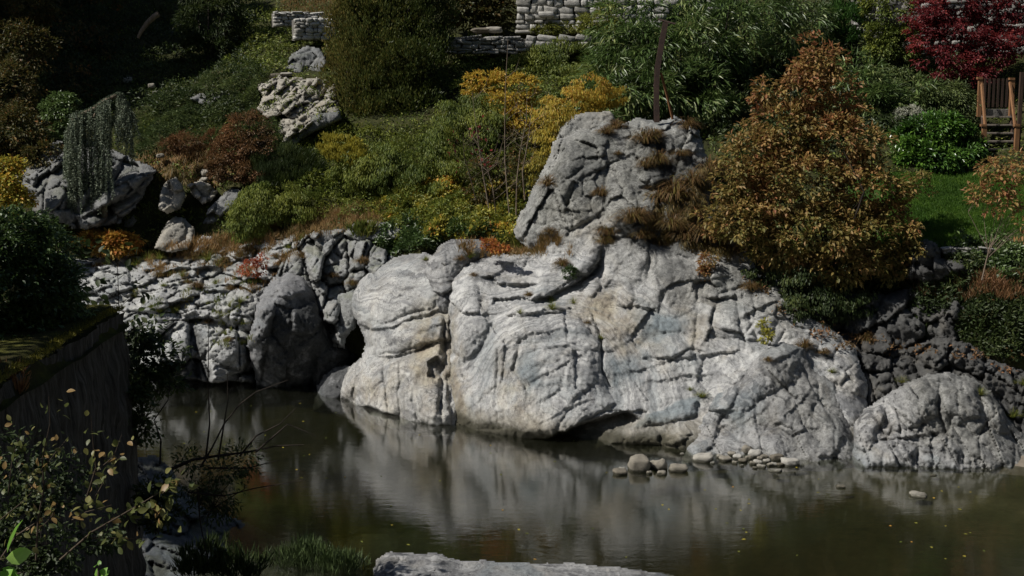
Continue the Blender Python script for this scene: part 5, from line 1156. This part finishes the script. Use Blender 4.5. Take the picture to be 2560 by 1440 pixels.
# loose stones
SM_P = stone_meshes(6, 300, .55, M_PEB, 7, 'pebble')
def loose(name, label, px, py, w, h, mesh, Y=None, rz=0., group=None, cat='stone', dpt=.85, rx=0, ry=0, sink=.0, z0=None):
    Y = float(surfY(px, py)) if Y is None else Y
    m = mpp(Y); o = bpy.data.objects.new(name, mesh); COL.objects.link(o)
    p = PW(px, py, Y); o.scale = (w * m, w * m * dpt, h * m); o.rotation_euler = (rx, ry, rz)
    o.location = (p[0], p[1] + w * m * dpt * .25, p[2]) if z0 is None else (p[0], p[1], z0)
    return tag(o, label, cat, group)
for i, (px, py, w, h, lab) in enumerate([(690,190,34,14,"flat pale stone, leftmost on the little ledge above the buff rocks"),(715,186,36,12,"long pale capstone in the middle of the little ledge"),(686,205,24,18,"rounded white stone under the left end of the little ledge"),
        (742,200,32,16,"oval pale stone at the right end of the little ledge"),(728,212,26,14,"buff stone tucked below the long capstone"),(318,200,26,16,"pale grey stone in the shade above the cedar, leftmost of its group"),(378,215,18,14,"small grey stone on the shaded slope right of the pale group"),
        (390,232,20,12,"flat grey stone lowest on the shaded slope"),(400,390,22,12,"small white stone among the dry grass above the hollow"),(2320,240,30,16,"rounded stone left of the juniper bed"),(2418,268,26,15,"rounded pale stone beside the wooden steps, upper of the pair"),
        (2402,282,30,14,"rounded grey stone beside the wooden steps, lower of the pair"),(1235,75,44,18,"grey block on the terrace below the reddish shrub"),(1205,76,56,16,"long pale block on the terrace edge"),(1490,70,30,18,"round pale stone at the foot of the house wall"),(1352,105,70,16,"long low boulder lying on the terrace wall"),(1440,100,70,20,"pale slab at the right end of the terrace wall")]):
    loose("loose_stone", lab, px, py, w, h, SM_P[i % 6], Y=float(TERR(px, py)) - .5 if i < 12 else 52.6, rz=R.random() * .4)
# river stones: z placed on the water, distance from the water plane
def riverstone(px, py, w, h, lab, group=None, k=0, ry=0, mat=None, up=.22):
    Yw = float(WY(py, 0.0)); m = mpp(Yw); o = bpy.data.objects.new("river_stone", SM_P[k % 6]); COL.objects.link(o)
    o.scale = (w * m, w * m * .8, h * m * 1.35); p = PW(px, py, Yw); o.location = (p[0], p[1] + w * m * .3, h * m * up); o.rotation_euler = (R.uniform(-.1, .1), ry + R.uniform(-.1, .1), R.uniform(-.4, .4))
    return tag(o, lab, 'stone', group)
riverstone(1600, 1180, 58, 44, "largest white boulder standing in the river", k=0)
riverstone(1652, 1176, 38, 32, "grey egg shaped stone right of the white boulder", k=1)
riverstone(1632, 1170, 22, 22, "dark reddish stone squeezed behind the grey egg shaped stone", k=2)
riverstone(1697, 1180, 54, 20, "flat pale stone at the right end of the white boulder's group", k=3)
riverstone(1550, 1188, 42, 16, "flat brown stone left of the white boulder", k=4)
riverstone(1556, 1176, 20, 8, "small pale stone on the far side of the flat brown stone", k=5)
riverstone(1624, 1186, 16, 10, "little pebble between the white boulder and the grey egg", k=1)
riverstone(1655, 1188, 26, 12, "mossy small stone in front of the grey egg shaped stone", k=2)
riverstone(1760, 1155, 60, 22, "long black and white stone at the left end of the pebble bar", k=3, ry=-.15)
riverstone(1814, 1154, 36, 14, "low brown stone near the left end of the pebble bar", k=4)
riverstone(1978, 1165, 50, 20, "speckled oval stone at the right end of the pebble bar", k=5)
riverstone(1870, 1135, 34, 24, "pinkish rounded stone against the foot of the grey buttress", k=0)
riverstone(1890, 1145, 38, 24, "light rounded stone on top of the pebble bar", k=1)
riverstone(1944, 1152, 38, 18, "smooth cream stone on the right part of the pebble bar", k=2)
riverstone(2103, 1220, 28, 8, "small flat stone breaking the surface below the grey buttress", k=3, up=.12)
riverstone(2298, 1244, 50, 11, "larger flat pale stone breaking the surface at the right", k=4, up=.12)
riverstone(1940, 1180, 40, 7, "almost drowned pale stone in front of the pebble bar", k=5, up=.06)
riverstone(1706, 1138, 12, 6, "tiny white pebble alone near the outcrop's foot", k=0)
riverstone(2335, 1190, 18, 5, "tiny pale stone awash below the lumpy grey rock", k=1, up=.1)
riverstone(1690, 1117, 30, 18, "dark wet stone at the outcrop's foot by the buttress", k=2)
for i, (px, py, w, h) in enumerate([(1782,1160,14,6),(1800,1145,20,9),(1830,1140,24,12),(1838,1160,16,8),(1845,1148,26,12),(1858,1157,26,12),(1872,1150,20,12),(1882,1162,18,10),(1895,1162,26,14),(1905,1170,26,8),(1912,1148,22,12),(1918,1158,22,12),
        (1926,1166,18,9),(1935,1165,20,9),(1950,1166,22,9),(1962,1152,18,10),(1900,1152,16,12),(1888,1172,14,6),(1855,1166,12,5),(1930,1142,18,9),(1848,1134,16,8),(1822,1150,12,6)]):
    riverstone(px, py, w, h, "one of the small rounded pebbles heaped in the pebble bar", "small pebbles of the pebble bar", k=i + 2)

# ------------------------------------------------------------------ steel post with cross bar and brace
t = NT("rusty_steel"); M_RUST = t.done(t.bsdf(t.ramp(t.noise(t.co, 6, 5, .7), [(.3, (.035, .025, .022)), (.7, (.09, .055, .04))]), .75, t.bump(t.noise(t.co, 30, 4, .6), .3, .01), .3))
t = NT("orange_rust"); M_RUST2 = t.done(t.bsdf(t.ramp(t.noise(t.co, 6, 5, .7), [(.3, (.16, .075, .035)), (.7, (.26, .13, .06))]), .8, None, .2))
Yp = 41.7
bp = PW(1642, 296, Yp); root = empty("steel_post", bp.tolist(), "bent rusty steel girder post with a cross bar standing on top of the crag", 'post')
def ibeam(bag, path, w, tk, dep):
    path = np.asarray(path, float)
    for (off, hx, hy) in ((0, tk / 2, dep / 2), (-1, w / 2, tk / 2), (1, w / 2, tk / 2)):
        vs = []
        for p in path:
            c = p + np.array([0, off * dep / 2, 0])
            for (sx, sy) in ((-1, -1), (1, -1), (1, 1), (-1, 1)): vs.append(c + np.array([sx * hx, sy * hy, 0]))
        n = len(path); f = []
        for i in range(n - 1):
            for k in range(4): f.append((i * 4 + k, i * 4 + (k + 1) % 4, i * 4 + 4 + (k + 1) % 4, i * 4 + 4 + k))
        f += [(3, 2, 1, 0), tuple(n * 4 - 4 + q for q in range(4))]
        bag.add(np.array(vs), np.array(f))
b = Bag(); ibeam(b, PW([1642,1641,1641,1643,1650,1657,1664], [306,260,215,175,130,90,56], np.full(7, Yp)), .15, .025, .16); b.build('girder', M_RUST, root, bp.tolist())
b = Bag(); cb = PW([1644, 1688], [48, 60], np.full(2, Yp)); b.tube([cb[0], cb[1]], [.028, .028], 4); b.build('cross_bar', M_RUST, root, bp.tolist())
b = Bag(); b.tube(PW([1652, 1668, 1682], [182, 240, 300], np.array([Yp, Yp + .3, Yp + .6])), [.04, .04, .04], 4); b.build('brace', M_RUST2, root, bp.tolist())

# ------------------------------------------------------------------ wooden steps and picket fence
def woodmat(name, a, b):
    t = NT(name); xyz = t.sep(t.co); n = t.noise(t.comb(t.math('MULTIPLY', xyz[0], 14.), t.math('MULTIPLY', xyz[1], 14.), t.math('MULTIPLY', xyz[2], 1.2)), 1.5, 4, .6)
    return t.done(t.bsdf(t.ramp(n, [(.3, a), (.7, b)]), .7, t.bump(n, .3, .01), .25))
M_WOOD = woodmat("orange_stained_wood", (.15, .075, .035), (.25, .13, .06)); M_WOODG = woodmat("grey_tread_wood", (.13, .11, .09), (.25, .22, .18)); M_WOODD = woodmat("dark_picket_wood", (.03, .02, .015), (.08, .05, .035))
sb = PW(2495, 430, 45.3); root = empty("garden_steps", sb.tolist(), "steep wooden garden steps with orange posts and handrails at the right edge", 'steps')
def postbox(name, px, ya, yb, Y, w, mat):
    b = Bag(); a = PW(px, yb, Y); e = PW(px, ya, Y); b.box((a + e) / 2, (w, w, abs(e[2] - a[2]))); return b.build(name, mat, root, sb.tolist())
YU, YL = 46.9, 45.5
for (px, ya, yb, Y) in ((2449,198,292,YU),(2529,200,290,YU),(2458,316,440,YL),(2541,316,400,YL)):
    pst = postbox('post', px, ya, yb, Y, .13, M_WOOD)
    b = Bag(); b.box(PW(px, ya - 3, Y), (.17, .17, .07)); cp = b.build('post_cap', M_WOOD, root, sb.tolist()); cp.parent = pst; cp.location = (0, 0, 0)
for (xa, xb) in ((2454, 2463), (2525, 2538)):
    b = Bag(); b.tube([PW(xa, 206, YU), PW(xb, 318, YL)], [.05, .05], 4); b.build('handrail', M_WOOD, root, sb.tolist())
    b = Bag(); b.tube([PW(xa + 2, 285, YU), PW(xb, 436, YL - .4)], [.055, .055], 4); b.build('stringer', M_WOODD, root, sb.tolist())
for k in range(7):
    yy = 292 + k * 20.4; Y = YU - .15 - k * .26; a = PW(2455 + k * 1.5, yy, Y); e = PW(2526 + k * 2.2, yy, Y)
    b = Bag(); b.box((a + e) / 2, (e[0] - a[0], .26, .045)); b.build('tread', M_WOODG, root, sb.tolist())
b = Bag(); a = PW(2490, 283, 47.2); b.box(a, (.95, .5, .26)); b.build('landing_block', M_CORE, root, sb.tolist())
fb = PW(2495, 268, 47.9); root = empty("picket_fence", fb.tolist(), "dark picket fence panel at the top of the wooden steps", 'fence')
for px in (2462, 2473, 2484, 2495, 2506, 2517):
    b = Bag(); a = PW(px, 268, 47.9); e = PW(px, 196, 47.9); b.box((a + e) / 2, (.07, .03, e[2] - a[2])); b.build('picket', M_WOODD, root, fb.tolist())
for yy in (210, 255):
    b = Bag(); a = PW(2458, yy, 47.95); e = PW(2522, yy, 47.95); b.box((a + e) / 2, (e[0] - a[0], .04, .06)); b.build('rail', M_WOODD, root, fb.tolist())
b = Bag(); a = PW(2549, 400, 45.6); e = PW(2549, 180, 45.6); b.box((a + e) / 2, (.11, .11, e[2] - a[2])); tag(b.build("dark_post", M_WOODD, None, a.tolist()), "tall dark wooden post right of the garden steps", 'post')

# ------------------------------------------------------------------ grass tufts
def tuft_mesh(seed, mat, n=170, droop=1.0, w=.022):
    g = np.random.default_rng(seed); v = []; f = []; tn = []; 
    for k in range(n):
        th = g.random() * 6.283; L = .7 + .5 * g.random(); sp = g.random() ** .7
        d = np.array([math.cos(th) * sp, math.sin(th) * sp, .75]); d /= np.linalg.norm(d); r0 = .14 * g.random()
        p = np.array([math.cos(th) * r0, math.sin(th) * r0, 0.]); s = np.array([-math.sin(th), math.cos(th), 0]); i0 = len(v)
        for q in range(4):
            ww = w * (1 - q / 3.4); v += [p - s * ww, p + s * ww]; p = p + d * L / 3; d = d + np.array([0, 0, -.42 * droop * (q + 1) * .75]); d /= np.linalg.norm(d)
        for q in range(3): f.append((i0 + q * 2, i0 + q * 2 + 1, i0 + q * 2 + 3, i0 + q * 2 + 2))
        tn += [g.random()] * 3
    o = mesh_np('grass_tuft', np.array(v), np.array(f), mat, link=False, attrs={'tint': ('FACE', tn)}); me = o.data; bpy.data.objects.remove(o); return me
M_TUFT = leafmat('tuft_grass_blade', [(0, (.035, .03, .012)), (.45, (.065, .045, .02)), (.85, (.10, .06, .03)), (1, (.10, .10, .03))], .3)
TB = [tuft_mesh(i, M_TUFT, 260, 1.6) for i in range(4)]; TG = [tuft_mesh(10 + i, M_GRASS, 150, .9) for i in range(4)]
def tuft(px, py, size, kind, lab, group=None, i=0):
    Y = float(surfY(px, py)); m = mpp(Y); p = PW(px, py, Y); o = bpy.data.objects.new('grass_tuft', (TB if kind == 'b' else TG)[i % 4]); COL.objects.link(o)
    o.location = (p[0], p[1] - .02, p[2] - size * m * .1); s = size * m * .75; o.scale = (s, s, s * R.uniform(.8, 1.05)); o.rotation_euler.z = R.random() * 6.28
    return tag(o, lab, 'grass', group)
big = [(1540,318,24,"brown tuft at the top left of the crag"),(1515,330,22,"brown tuft hanging just left of the crag's top tuft"),(1612,352,30,"brown tuft in the upper middle of the crag"),(1636,340,24,"yellow brown tuft on the crag's brow under the steel post"),
 (1718,318,28,"tuft on the crag's right corner"),(1705,385,20,"small golden tuft on the crag's shaded right side"),(1645,405,30,"shaggy tuft above the perched stones on the crag"),(1615,415,22,"dark brown tuft left of the perched stones"),
 (1372,460,26,"dry tuft hanging at the crag's left edge"),(1505,485,22,"lone olive tuft in the middle of the crag's face"),(1545,385,9,"tiny tuft high on the crag's face"),(1650,500,40,"large shaggy brown tuft, left one of the big pair on the crag"),(1690,490,44,"large shaggy brown tuft, right one of the big pair on the crag"),
 (1730,455,34,"brown tuft beside the shaded recess of the crag"),(1770,430,36,"brown tuft where the crag meets the bronze tree"),(1575,550,34,"olive brown tuft under the middle of the crag"),(1600,545,30,"green brown tuft right of the olive brown one"),
 (1640,560,30,"brown tuft in the centre of the hanging grass band"),(1680,565,34,"brown tuft in the right half of the hanging grass band"),(1710,590,36,"lowest brown tuft of the hanging grass band"),(1765,590,52,"biggest hanging tuft, right end of the grass band"),
 (1520,580,26,"upright brown tuft left of the hanging grass band"),(1512,605,24,"brown tuft at the head of the dark notch"),(1605,590,24,"dark tuft in the crevice above the grey face"),(1375,580,18,"small tuft low on the crag's left face"),(1650,610,18,"little brown tuft below the grass band"),
 (1848,625,26,"pale brown tuft at the left foot of the bronze tree"),(1875,720,22,"wispy tuft on the right shoulder"),(1680,290,28,"green brown tuft behind the steel brace"),(1735,530,28,"brown tuft in the shade right of the big pair")]
for i, (px, py, s, lab) in enumerate(big): tuft(px, py, s * 2.4, 'b', lab + (", shaggy and dry" if len(lab.split()) < 5 else ""), None, i)
mid = [(1290,632,44,'g',"green tuft on the ledge at the foot of the crag, largest there"),(1320,625,36,'b',"brown tuft behind the green one at the crag's foot"),(1255,628,30,'b',"brown tuft beside the orange red low plant"),(1175,642,22,'g',"small green tuft on top of the outcrop's left limb"),
 (1150,648,16,'b',"brown tuft in the joint behind the upright slab"),(1380,772,20,'g',"green tuft on the level crack above the swirled lobe"),(1300,782,12,'g',"small green tuft at the left end of the level crack"),(1378,750,14,'g',"green tuft on the ledge above the level crack"),
 (1434,758,14,'g',"tuft at the head of the long crack"),(1468,806,12,'b',"tuft part way down the long crack"),(1505,845,14,'g',"tuft low in the long crack"),(1405,660,24,'b',"dark tuft in the joint between ledge slabs"),(1322,738,14,'b',"small tuft in the corner under the leaning slab"),
 (1725,975,10,'g',"thin green tuft in the groove beside the grey buttress"),(1755,990,20,'g',"leaning green tuft on the rim of the grey buttress"),(1065,650,14,'g',"green tuft on top of the rounded buttress"),(1185,688,12,'b',"brown tuft on the left limb's crease"),
 (2450,985,20,'g',"green tuft on the lumpy grey rock's right slope"),(2165,850,26,'b',"bushy brown tuft on the dark ledge"),(2080,930,14,'g',"green tuft above the grey buttress's right side"),(2255,955,18,'g',"green tuft on top of the lumpy grey rock"),(2530,1040,26,'g',"green tuft at the right edge above the sand"),
 (1920,900,14,'b',"brown tuft at the tip of the grey buttress"),(2010,865,26,'b',"rusty tuft behind the tip of the grey buttress"),(2060,880,18,'b',"thin rusty tuft right of the buttress tip"),(2560,960,24,'g',"green tuft on the dark ledge at the right edge"),
 (760,590,18,'b',"brown tuft topping the broken blocks"),(758,640,24,'b',"long brown tuft in the crack left of the broken blocks"),(750,600,20,'g',"green tuft beside the broken blocks' left side"),(905,655,22,'b',"fan shaped tuft on the right of the broken blocks"),(880,710,18,'b',"reddish tuft below the broken blocks"),
 (830,690,18,'b',"reddish brown tuft amid the broken blocks"),(820,640,18,'g',"olive tuft amid the broken blocks")]
for i, (px, py, s, k, lab) in enumerate(mid): tuft(px, py, s * 1.9, k, lab, None, i)
gg = np.random.default_rng(77); n = 0
for (px, py, s) in [(245,665,22),(262,662,20),(340,662,30),(370,650,34),(400,648,30),(430,640,30),(480,645,34),(520,650,36),(545,665,34),(560,655,30),(400,688,28),(425,690,24),(455,690,22),(410,715,18),(470,705,16),(490,715,26),(505,722,22),(540,710,20),
     (575,722,20),(590,700,20),(335,740,26),(380,770,20),(400,778,26),(430,782,28),(445,775,22),(520,805,20),(500,800,18),(560,790,14),(575,765,18),(600,755,22),(608,810,22),(590,800,20),(570,850,20),(565,835,18),(620,690,22),(650,705,24),(690,640,22),(720,620,20),
     (600,640,26),(620,625,26),(650,610,26),(580,625,24),(330,805,14),(350,855,14),(460,640,26),(500,635,28),(620,745,14),(605,860,16),(520,760,14),(700,600,22)]:
    zone = ('near the orange leaved plants' if py < 675 and px < 450 else 'on the back edge of the shelf' if py < 675 else 'along the upper cracks of the shelf' if py < 735 and px < 520 else
            'on the shelf around the salmon red plant' if py < 735 else 'in the left middle cracks of the shelf' if px < 460 else 'among small blocks left of the dark boulder' if px > 540 else 'at the lower lip of the shelf')
    kd = 'g' if gg.random() < .62 else 'b'
    tuft(px, py, s * 1.35, kd, ('small olive green' if kd == 'g' else 'small dry brown') + ' grass tuft ' + zone, ('green' if kd == 'g' else 'brown') + ' grass tufts ' + zone, n); n += 1

# ------------------------------------------------------------------ near wall, path, hedge
t = NT("old_wall_face"); xyz = t.sep(t.co)
n1 = t.noise(t.comb(t.math('MULTIPLY', xyz[0], 3.), t.math('MULTIPLY', xyz[1], 7.), t.math('MULTIPLY', xyz[2], .8)), 1.4, 6, .7)
c = t.ramp(n1, [(.35, (.030, .026, .020)), (.55, (.085, .078, .066)), (.7, (.15, .14, .125))])
M_OLDW = t.done(t.bsdf(c, .95, t.bump(n1, 1.0, .10), .15))
t = NT("mossy_top"); xyz = t.sep(t.co)
c = t.ramp(t.noise(t.co, 2.2, 6, .7), [(.3, (.035, .028, .016)), (.5, (.05, .05, .014)), (.7, (.10, .10, .02))])
M_MOSS = t.done(t.bsdf(c, .98, t.bump(t.noise(t.co, 22, 6, .75), 1.0, .05), .1))
gy, gz = np.meshgrid(np.arange(11, 22.7, .09), np.arange(-1.2, 5.2, .09)); x = -6.34 + (5.2 - gz) * .052 + fbm(stack(gy * 1.1, gz * .8, 0), 4) * .16 + fbm(stack(gy * 3.2, gz * 2.4, 3), 4) * .12
nb_, nr = gy.shape; I = np.arange(gy.size).reshape(gy.shape); W = stack(x, gy, gz).reshape(-1, 3)
F = [np.stack([I[:-1, :-1].ravel(), I[:-1, 1:].ravel(), I[1:, 1:].ravel(), I[1:, :-1].ravel()], 1)]
wall = empty("river_wall", (-7.5, 17, 0), "old mossy river wall running away on the left with a rough dark face", 'wall')
mesh_np("wall_face", W, F, M_OLDW, parent=wall, loc=(-7.5, 17, 0), smooth=True)
gx, gz = np.meshgrid(np.arange(-13, -6.3, .12), np.arange(-1.2, 5.2, .12)); y = 22.6 + fbm(stack(gx * 1.5, 0, gz), 4) * .12
I = np.arange(gx.size).reshape(gx.shape)
mesh_np("wall_end", stack(gx, y, gz).reshape(-1, 3), [np.stack([I[:-1, :-1].ravel(), I[1:, :-1].ravel(), I[1:, 1:].ravel(), I[:-1, 1:].ravel()], 1)], M_OLDW, parent=wall, loc=(-7.5, 17, 0), smooth=True)
gx, gy = np.meshgrid(np.arange(-13, -6.18, .06), np.arange(11, 22.7, .09)); ed = np.clip((-6.32 + fbm(stack(gy * 1.1, 2.6, 0), 4) * .14 - gx) / .25, 0, 1)
gz = 5.2 + .05 * fbm(stack(gx, gy, 0), 4) + .06 * ed + .05 * np.sqrt(ed) - (1 - ed) ** 2 * .25
I = np.arange(gx.size).reshape(gx.shape)
mesh_np("mossy_coping", stack(gx, gy, gz).reshape(-1, 3), [np.stack([I[:-1, :-1].ravel(), I[:-1, 1:].ravel(), I[1:, 1:].ravel(), I[1:, :-1].ravel()], 1)], M_MOSS, parent=wall, loc=(-7.5, 17, 0), smooth=True)
g = np.random.default_rng(8); n = 9000; yy = g.uniform(12, 22.6, n); xx = -6.32 - g.random(n) ** 2 * .9 + fbm(stack(yy * 1.1, 2.6, 0), 4) * .14
P = stack(xx, yy, 5.24 + g.random(n) * .03); v, f = leaf_geo(P, unit(g.normal(size=P.shape) * .5 + [.2, -.2, .8]), unit(g.normal(size=P.shape)), .03 + .05 * g.random(n), np.full(n, .015))
tag(mesh_np("moss_cushion", v, f, leafmat("moss_sprig", [(0, (.04, .045, .008)), (1, (.12, .115, .02))], .3), attrs={'tint': ('FACE', g.random(n))}), kind='stuff')
shrub("ivy_hedge", "thick dark green leafy hedge on top of the mossy wall at the left edge", 'hedge',
 [(30,610,100,85,21.2,1.0),(120,650,75,90,21.4,.8),(60,720,120,110,21,1.0),(150,760,58,100,21.3,.7),(50,840,110,80,20.6,.9),(120,860,60,45,20.8,.5),(-40,700,120,160,20.6,1.0),(170,700,35,80,21.8,.5),(10,900,60,30,20.2,.4)],
 M_IVY, 26000, .09, .05, rc=.16, seed=60, base=PW(60,900,20.6), singles=200, shell=.78)
shrub("wall_fern", "small tan and green ferns at the foot of the hedge on the path", 'fern', [(20,950,30,20,18),(35,975,20,12,17.6)], M_BROWN, 260, .22, .035, rc=.1, seed=61, style='up', base=PW(22,975,17.8), tint=lambda P, g: np.clip(.6 + .4 * g.random(len(P)), 0, 1))
# foreground saplings and boughs
sapling("maple_sapling", "slender dark leaved sapling rising straight in front of the rock shelf", [(305,1010),(300,900),(298,800),(295,700),(292,640)], 22.9, .014, M_BARKD, 62, 16, leafm=(M_DEEP, .15), tl=70)
shrub("maple_sapling", "dark mottled sapling foliage against the lower rock shelf", 'sapling', [(340,860,50,40,23.2,.4),(390,900,55,50,23.4,.4),(330,940,50,50,23,.4),(420,960,40,35,23.4,.3),(300,1000,40,40,23,.3),(360,820,30,20,23.2,.2)],
 M_DEEP, 1500, .13, .09, rc=.24, seed=63, base=PW(330,1120,23), bark=M_BARKD, nbr=10, trunk=.02, shell=.3, noise=.7, singles=200)
def bough(name, label, lines, Y, mat, leafm, nl, L, seed, cat='branch', group=None, r=.012, spread=.06):
    g = np.random.default_rng(seed); first = PW(lines[0][0][0], lines[0][0][1], Y); root = empty(name, first.tolist(), label, cat, group)
    tot = []; 
    for k, ln in enumerate(lines):
        P = PW([p[0] for p in ln], [p[1] for p in ln], Y + np.cumsum(g.normal(size=len(ln)) * .04)); tp = np.linspace(1, .25, len(P)) * r * (1 if k == 0 else .6)
        b = Bag(); b.tube(P, tp, 5); b.build('branch', mat, root, first.tolist(), True); tot.append(P)
    if nl:
        per = max(1, nl // len(tot)); Q = []
        for P in tot:
            u = (.12 + .88 * g.random(per)) * (len(P) - 1); i = np.minimum(u.astype(int), len(P) - 2); Q.append(P[i] + (P[i + 1] - P[i]) * (u - i)[:, None] + g.normal(size=(per, 3)) * spread)
        Q = np.concatenate(Q); n = len(Q); A = unit(g.normal(size=(n, 3)) * .8 + [0, 0, .15]); N = unit(g.normal(size=(n, 3)) * .6 + [-.3, -.6, .7])
        s = L * (.6 + .6 * g.random(n)); single_leaves(Q, A, N, s, s * .62, np.clip(g.random(n), 0, 1), leafm, root, first, .12)
    return root
bough("leafy_branch", "arching leafy branch, longest one reaching right over the dark bank", [[(150,1400),(230,1330),(300,1290),(360,1255),(400,1230),(440,1215)],[(300,1290),(330,1275),(380,1270)],[(230,1345),(300,1345),(370,1348)],[(360,1255),(400,1290),(420,1300)],[(180,1300),(215,1280),(280,1262)],[(400,1235),(430,1225),(450,1200)]], 13.5, M_BARK, M_TWIGL, 110, .10, 64)
bough("leafy_branch", "upright leafy shoot against the wall, left of the arching branch", [[(90,1400),(95,1300),(110,1220),(105,1150),(125,1060),(122,990)],[(105,1180),(140,1130),(175,1090)],[(110,1240),(60,1200),(40,1150)],[(95,1330),(130,1290),(150,1240)],[(20,1240),(30,1150),(50,1080)]], 13.0, M_BARK, M_TWIGL, 130, .075, 65)
bough("leafy_branch", "small leafy shoot with pinkish leaves in the middle of the wall", [[(215,1250),(240,1170),(232,1100),(228,1045)],[(240,1180),(285,1140),(305,1085)],[(240,1240),(262,1200),(300,1140)]], 13.8, M_BARK, M_TWIGL, 60, .085, 66)
bough("leafy_branch", "dim cluster of leaves low at the left edge", [[(0,1400),(40,1340),(100,1300),(140,1270)],[(0,1300),(50,1260),(80,1230)]], 13.4, M_BARK, M_TWIGL, 50, .075, 67)
bough("bare_willow", "bare willow boughs reaching over the water from the dark bank", [[(430,1172),(480,1150),(540,1140),(620,1130),(690,1115),(760,1112)],[(500,1170),(530,1120),(560,1060),(600,1010),(640,980),(720,950)],[(400,1160),(402,1100),(385,1050),(420,1000),(425,960)],[(545,1150),(560,1060),(570,1000),(568,930)],
  [(520,1170),(620,1170),(700,1150)],[(470,1230),(560,1240),(640,1220),(760,1200)],[(495,1225),(500,1300),(520,1410)],[(515,1140),(524,1060),(520,960),(522,800)],[(600,1140),(640,1090),(700,1060),(740,1020)],[(640,1130),(720,1060),(790,1090)]], 21.5, M_BARKD, M_DEEP, 0, .05, 68, cat='shrub', r=.03)
shrub("willow_tangle", "tangle of green leafed twigs at the root of the bare willow boughs", 'shrub', [(560,1180,60,45,21.8,.3),(500,1220,50,40,22,.3),(610,1150,40,40,21.8,.3),(470,1150,45,30,22,.3),(560,1260,50,35,22,.3)], M_DEEP, 1300, .10, .035, rc=.22, seed=69, base=PW(520,1290,22.2), bark=M_BARKD, nbr=18, trunk=.02, shell=.3, noise=.6)
bough("lime_leaves", "bright lime green leaves poking in at the bottom left corner", [[(-40,1470),(20,1440),(60,1430)],[(-40,1420),(0,1400),(15,1395)]], 7.0, M_BARK, M_LIME, 14, .16, 71, cat='plant', spread=.035)
bough("lime_leaves", "small lime green shoot at the bottom edge below the arching branch", [[(246,1460),(246,1420),(250,1410)]], 9.0, M_BARK, M_LIME, 6, .08, 72, cat='plant', spread=.01)
shrub("fern_clump", "olive ferns on the near bank beside the long low pale rock", 'fern', [(740,1390,45,30,25.6,.5),(800,1410,50,26,25.4,.5),(860,1425,50,20,25,.4)], M_JUNIPER, 3000, .24, .022, rc=.22, seed=73, style='up', base=PW(780,1440,25), tint=lambda P, g: np.clip(.3 * g.random(len(P)), 0, 1))
shrub("fern_clump", "dim ferns in the dark bottom left of the near bank", 'fern', [(500,1400,60,25,23.5,.4),(600,1420,60,20,23.8,.4)], M_DEEP, 1500, .24, .03, rc=.22, seed=74, style='up', base=PW(540,1430,23.5))

shrub("bramble", "mass of dim brambles and leaves climbing the lower left of the river wall", 'shrub', [(40,1150,90,70,14.8,.35),(120,1240,80,60,14.6,.35),(30,1290,90,80,14.2,.35),(150,1370,90,60,14.0,.35),(40,1420,100,50,13.8,.3),(180,1180,50,60,15.2,.3),(260,1330,60,50,14.6,.3)],
 M_DEEP, 2600, .075, .05, rc=.12, seed=75, base=PW(80,1480,13.9), bark=M_BARKD, nbr=14, trunk=.012, shell=.3, noise=.7, singles=200, tint=lambda P, g: np.clip(.25 * g.random(len(P)) + .15, 0, 1))
for (px, py, Y, lab) in [(330, 1010, 22.6, "dark leafy twigs hanging at the far corner of the river wall"), (380, 1230, 22.0, "dark leafy twigs at the foot of the river wall")]:
    shrub("bank_twigs", lab, 'shrub', [(px, py, 50, 60, Y, .3), (px + 30, py + 60, 40, 40, Y, .3)], M_DEEP, 900, .10, .06, rc=.2, seed=int(px), base=PW(px, py + 120, Y), bark=M_BARKD, nbr=8, trunk=.015, shell=.3, noise=.7)
# leaves lying on the water
g = np.random.default_rng(12); n = 130; px = g.uniform(330, 2540, n); py = g.uniform(1000, 1400, n); Y = WY(py); P = PW(px, py, Y)
k = surfY(px, py) > Y + .3; P = P[k]; P[:, 2] = .006; n = len(P)
v, f = leaf_geo(P, unit(stack(g.normal(size=n), g.normal(size=n), 0)), np.tile([0, 0, 1.0], (n, 1)), .05 + .06 * g.random(n), .03 + .03 * g.random(n), .05)
tag(mesh_np("floating_leaves", v, f, M_YGREEN, attrs={'tint': ('FACE', g.random(n))}), kind='stuff')
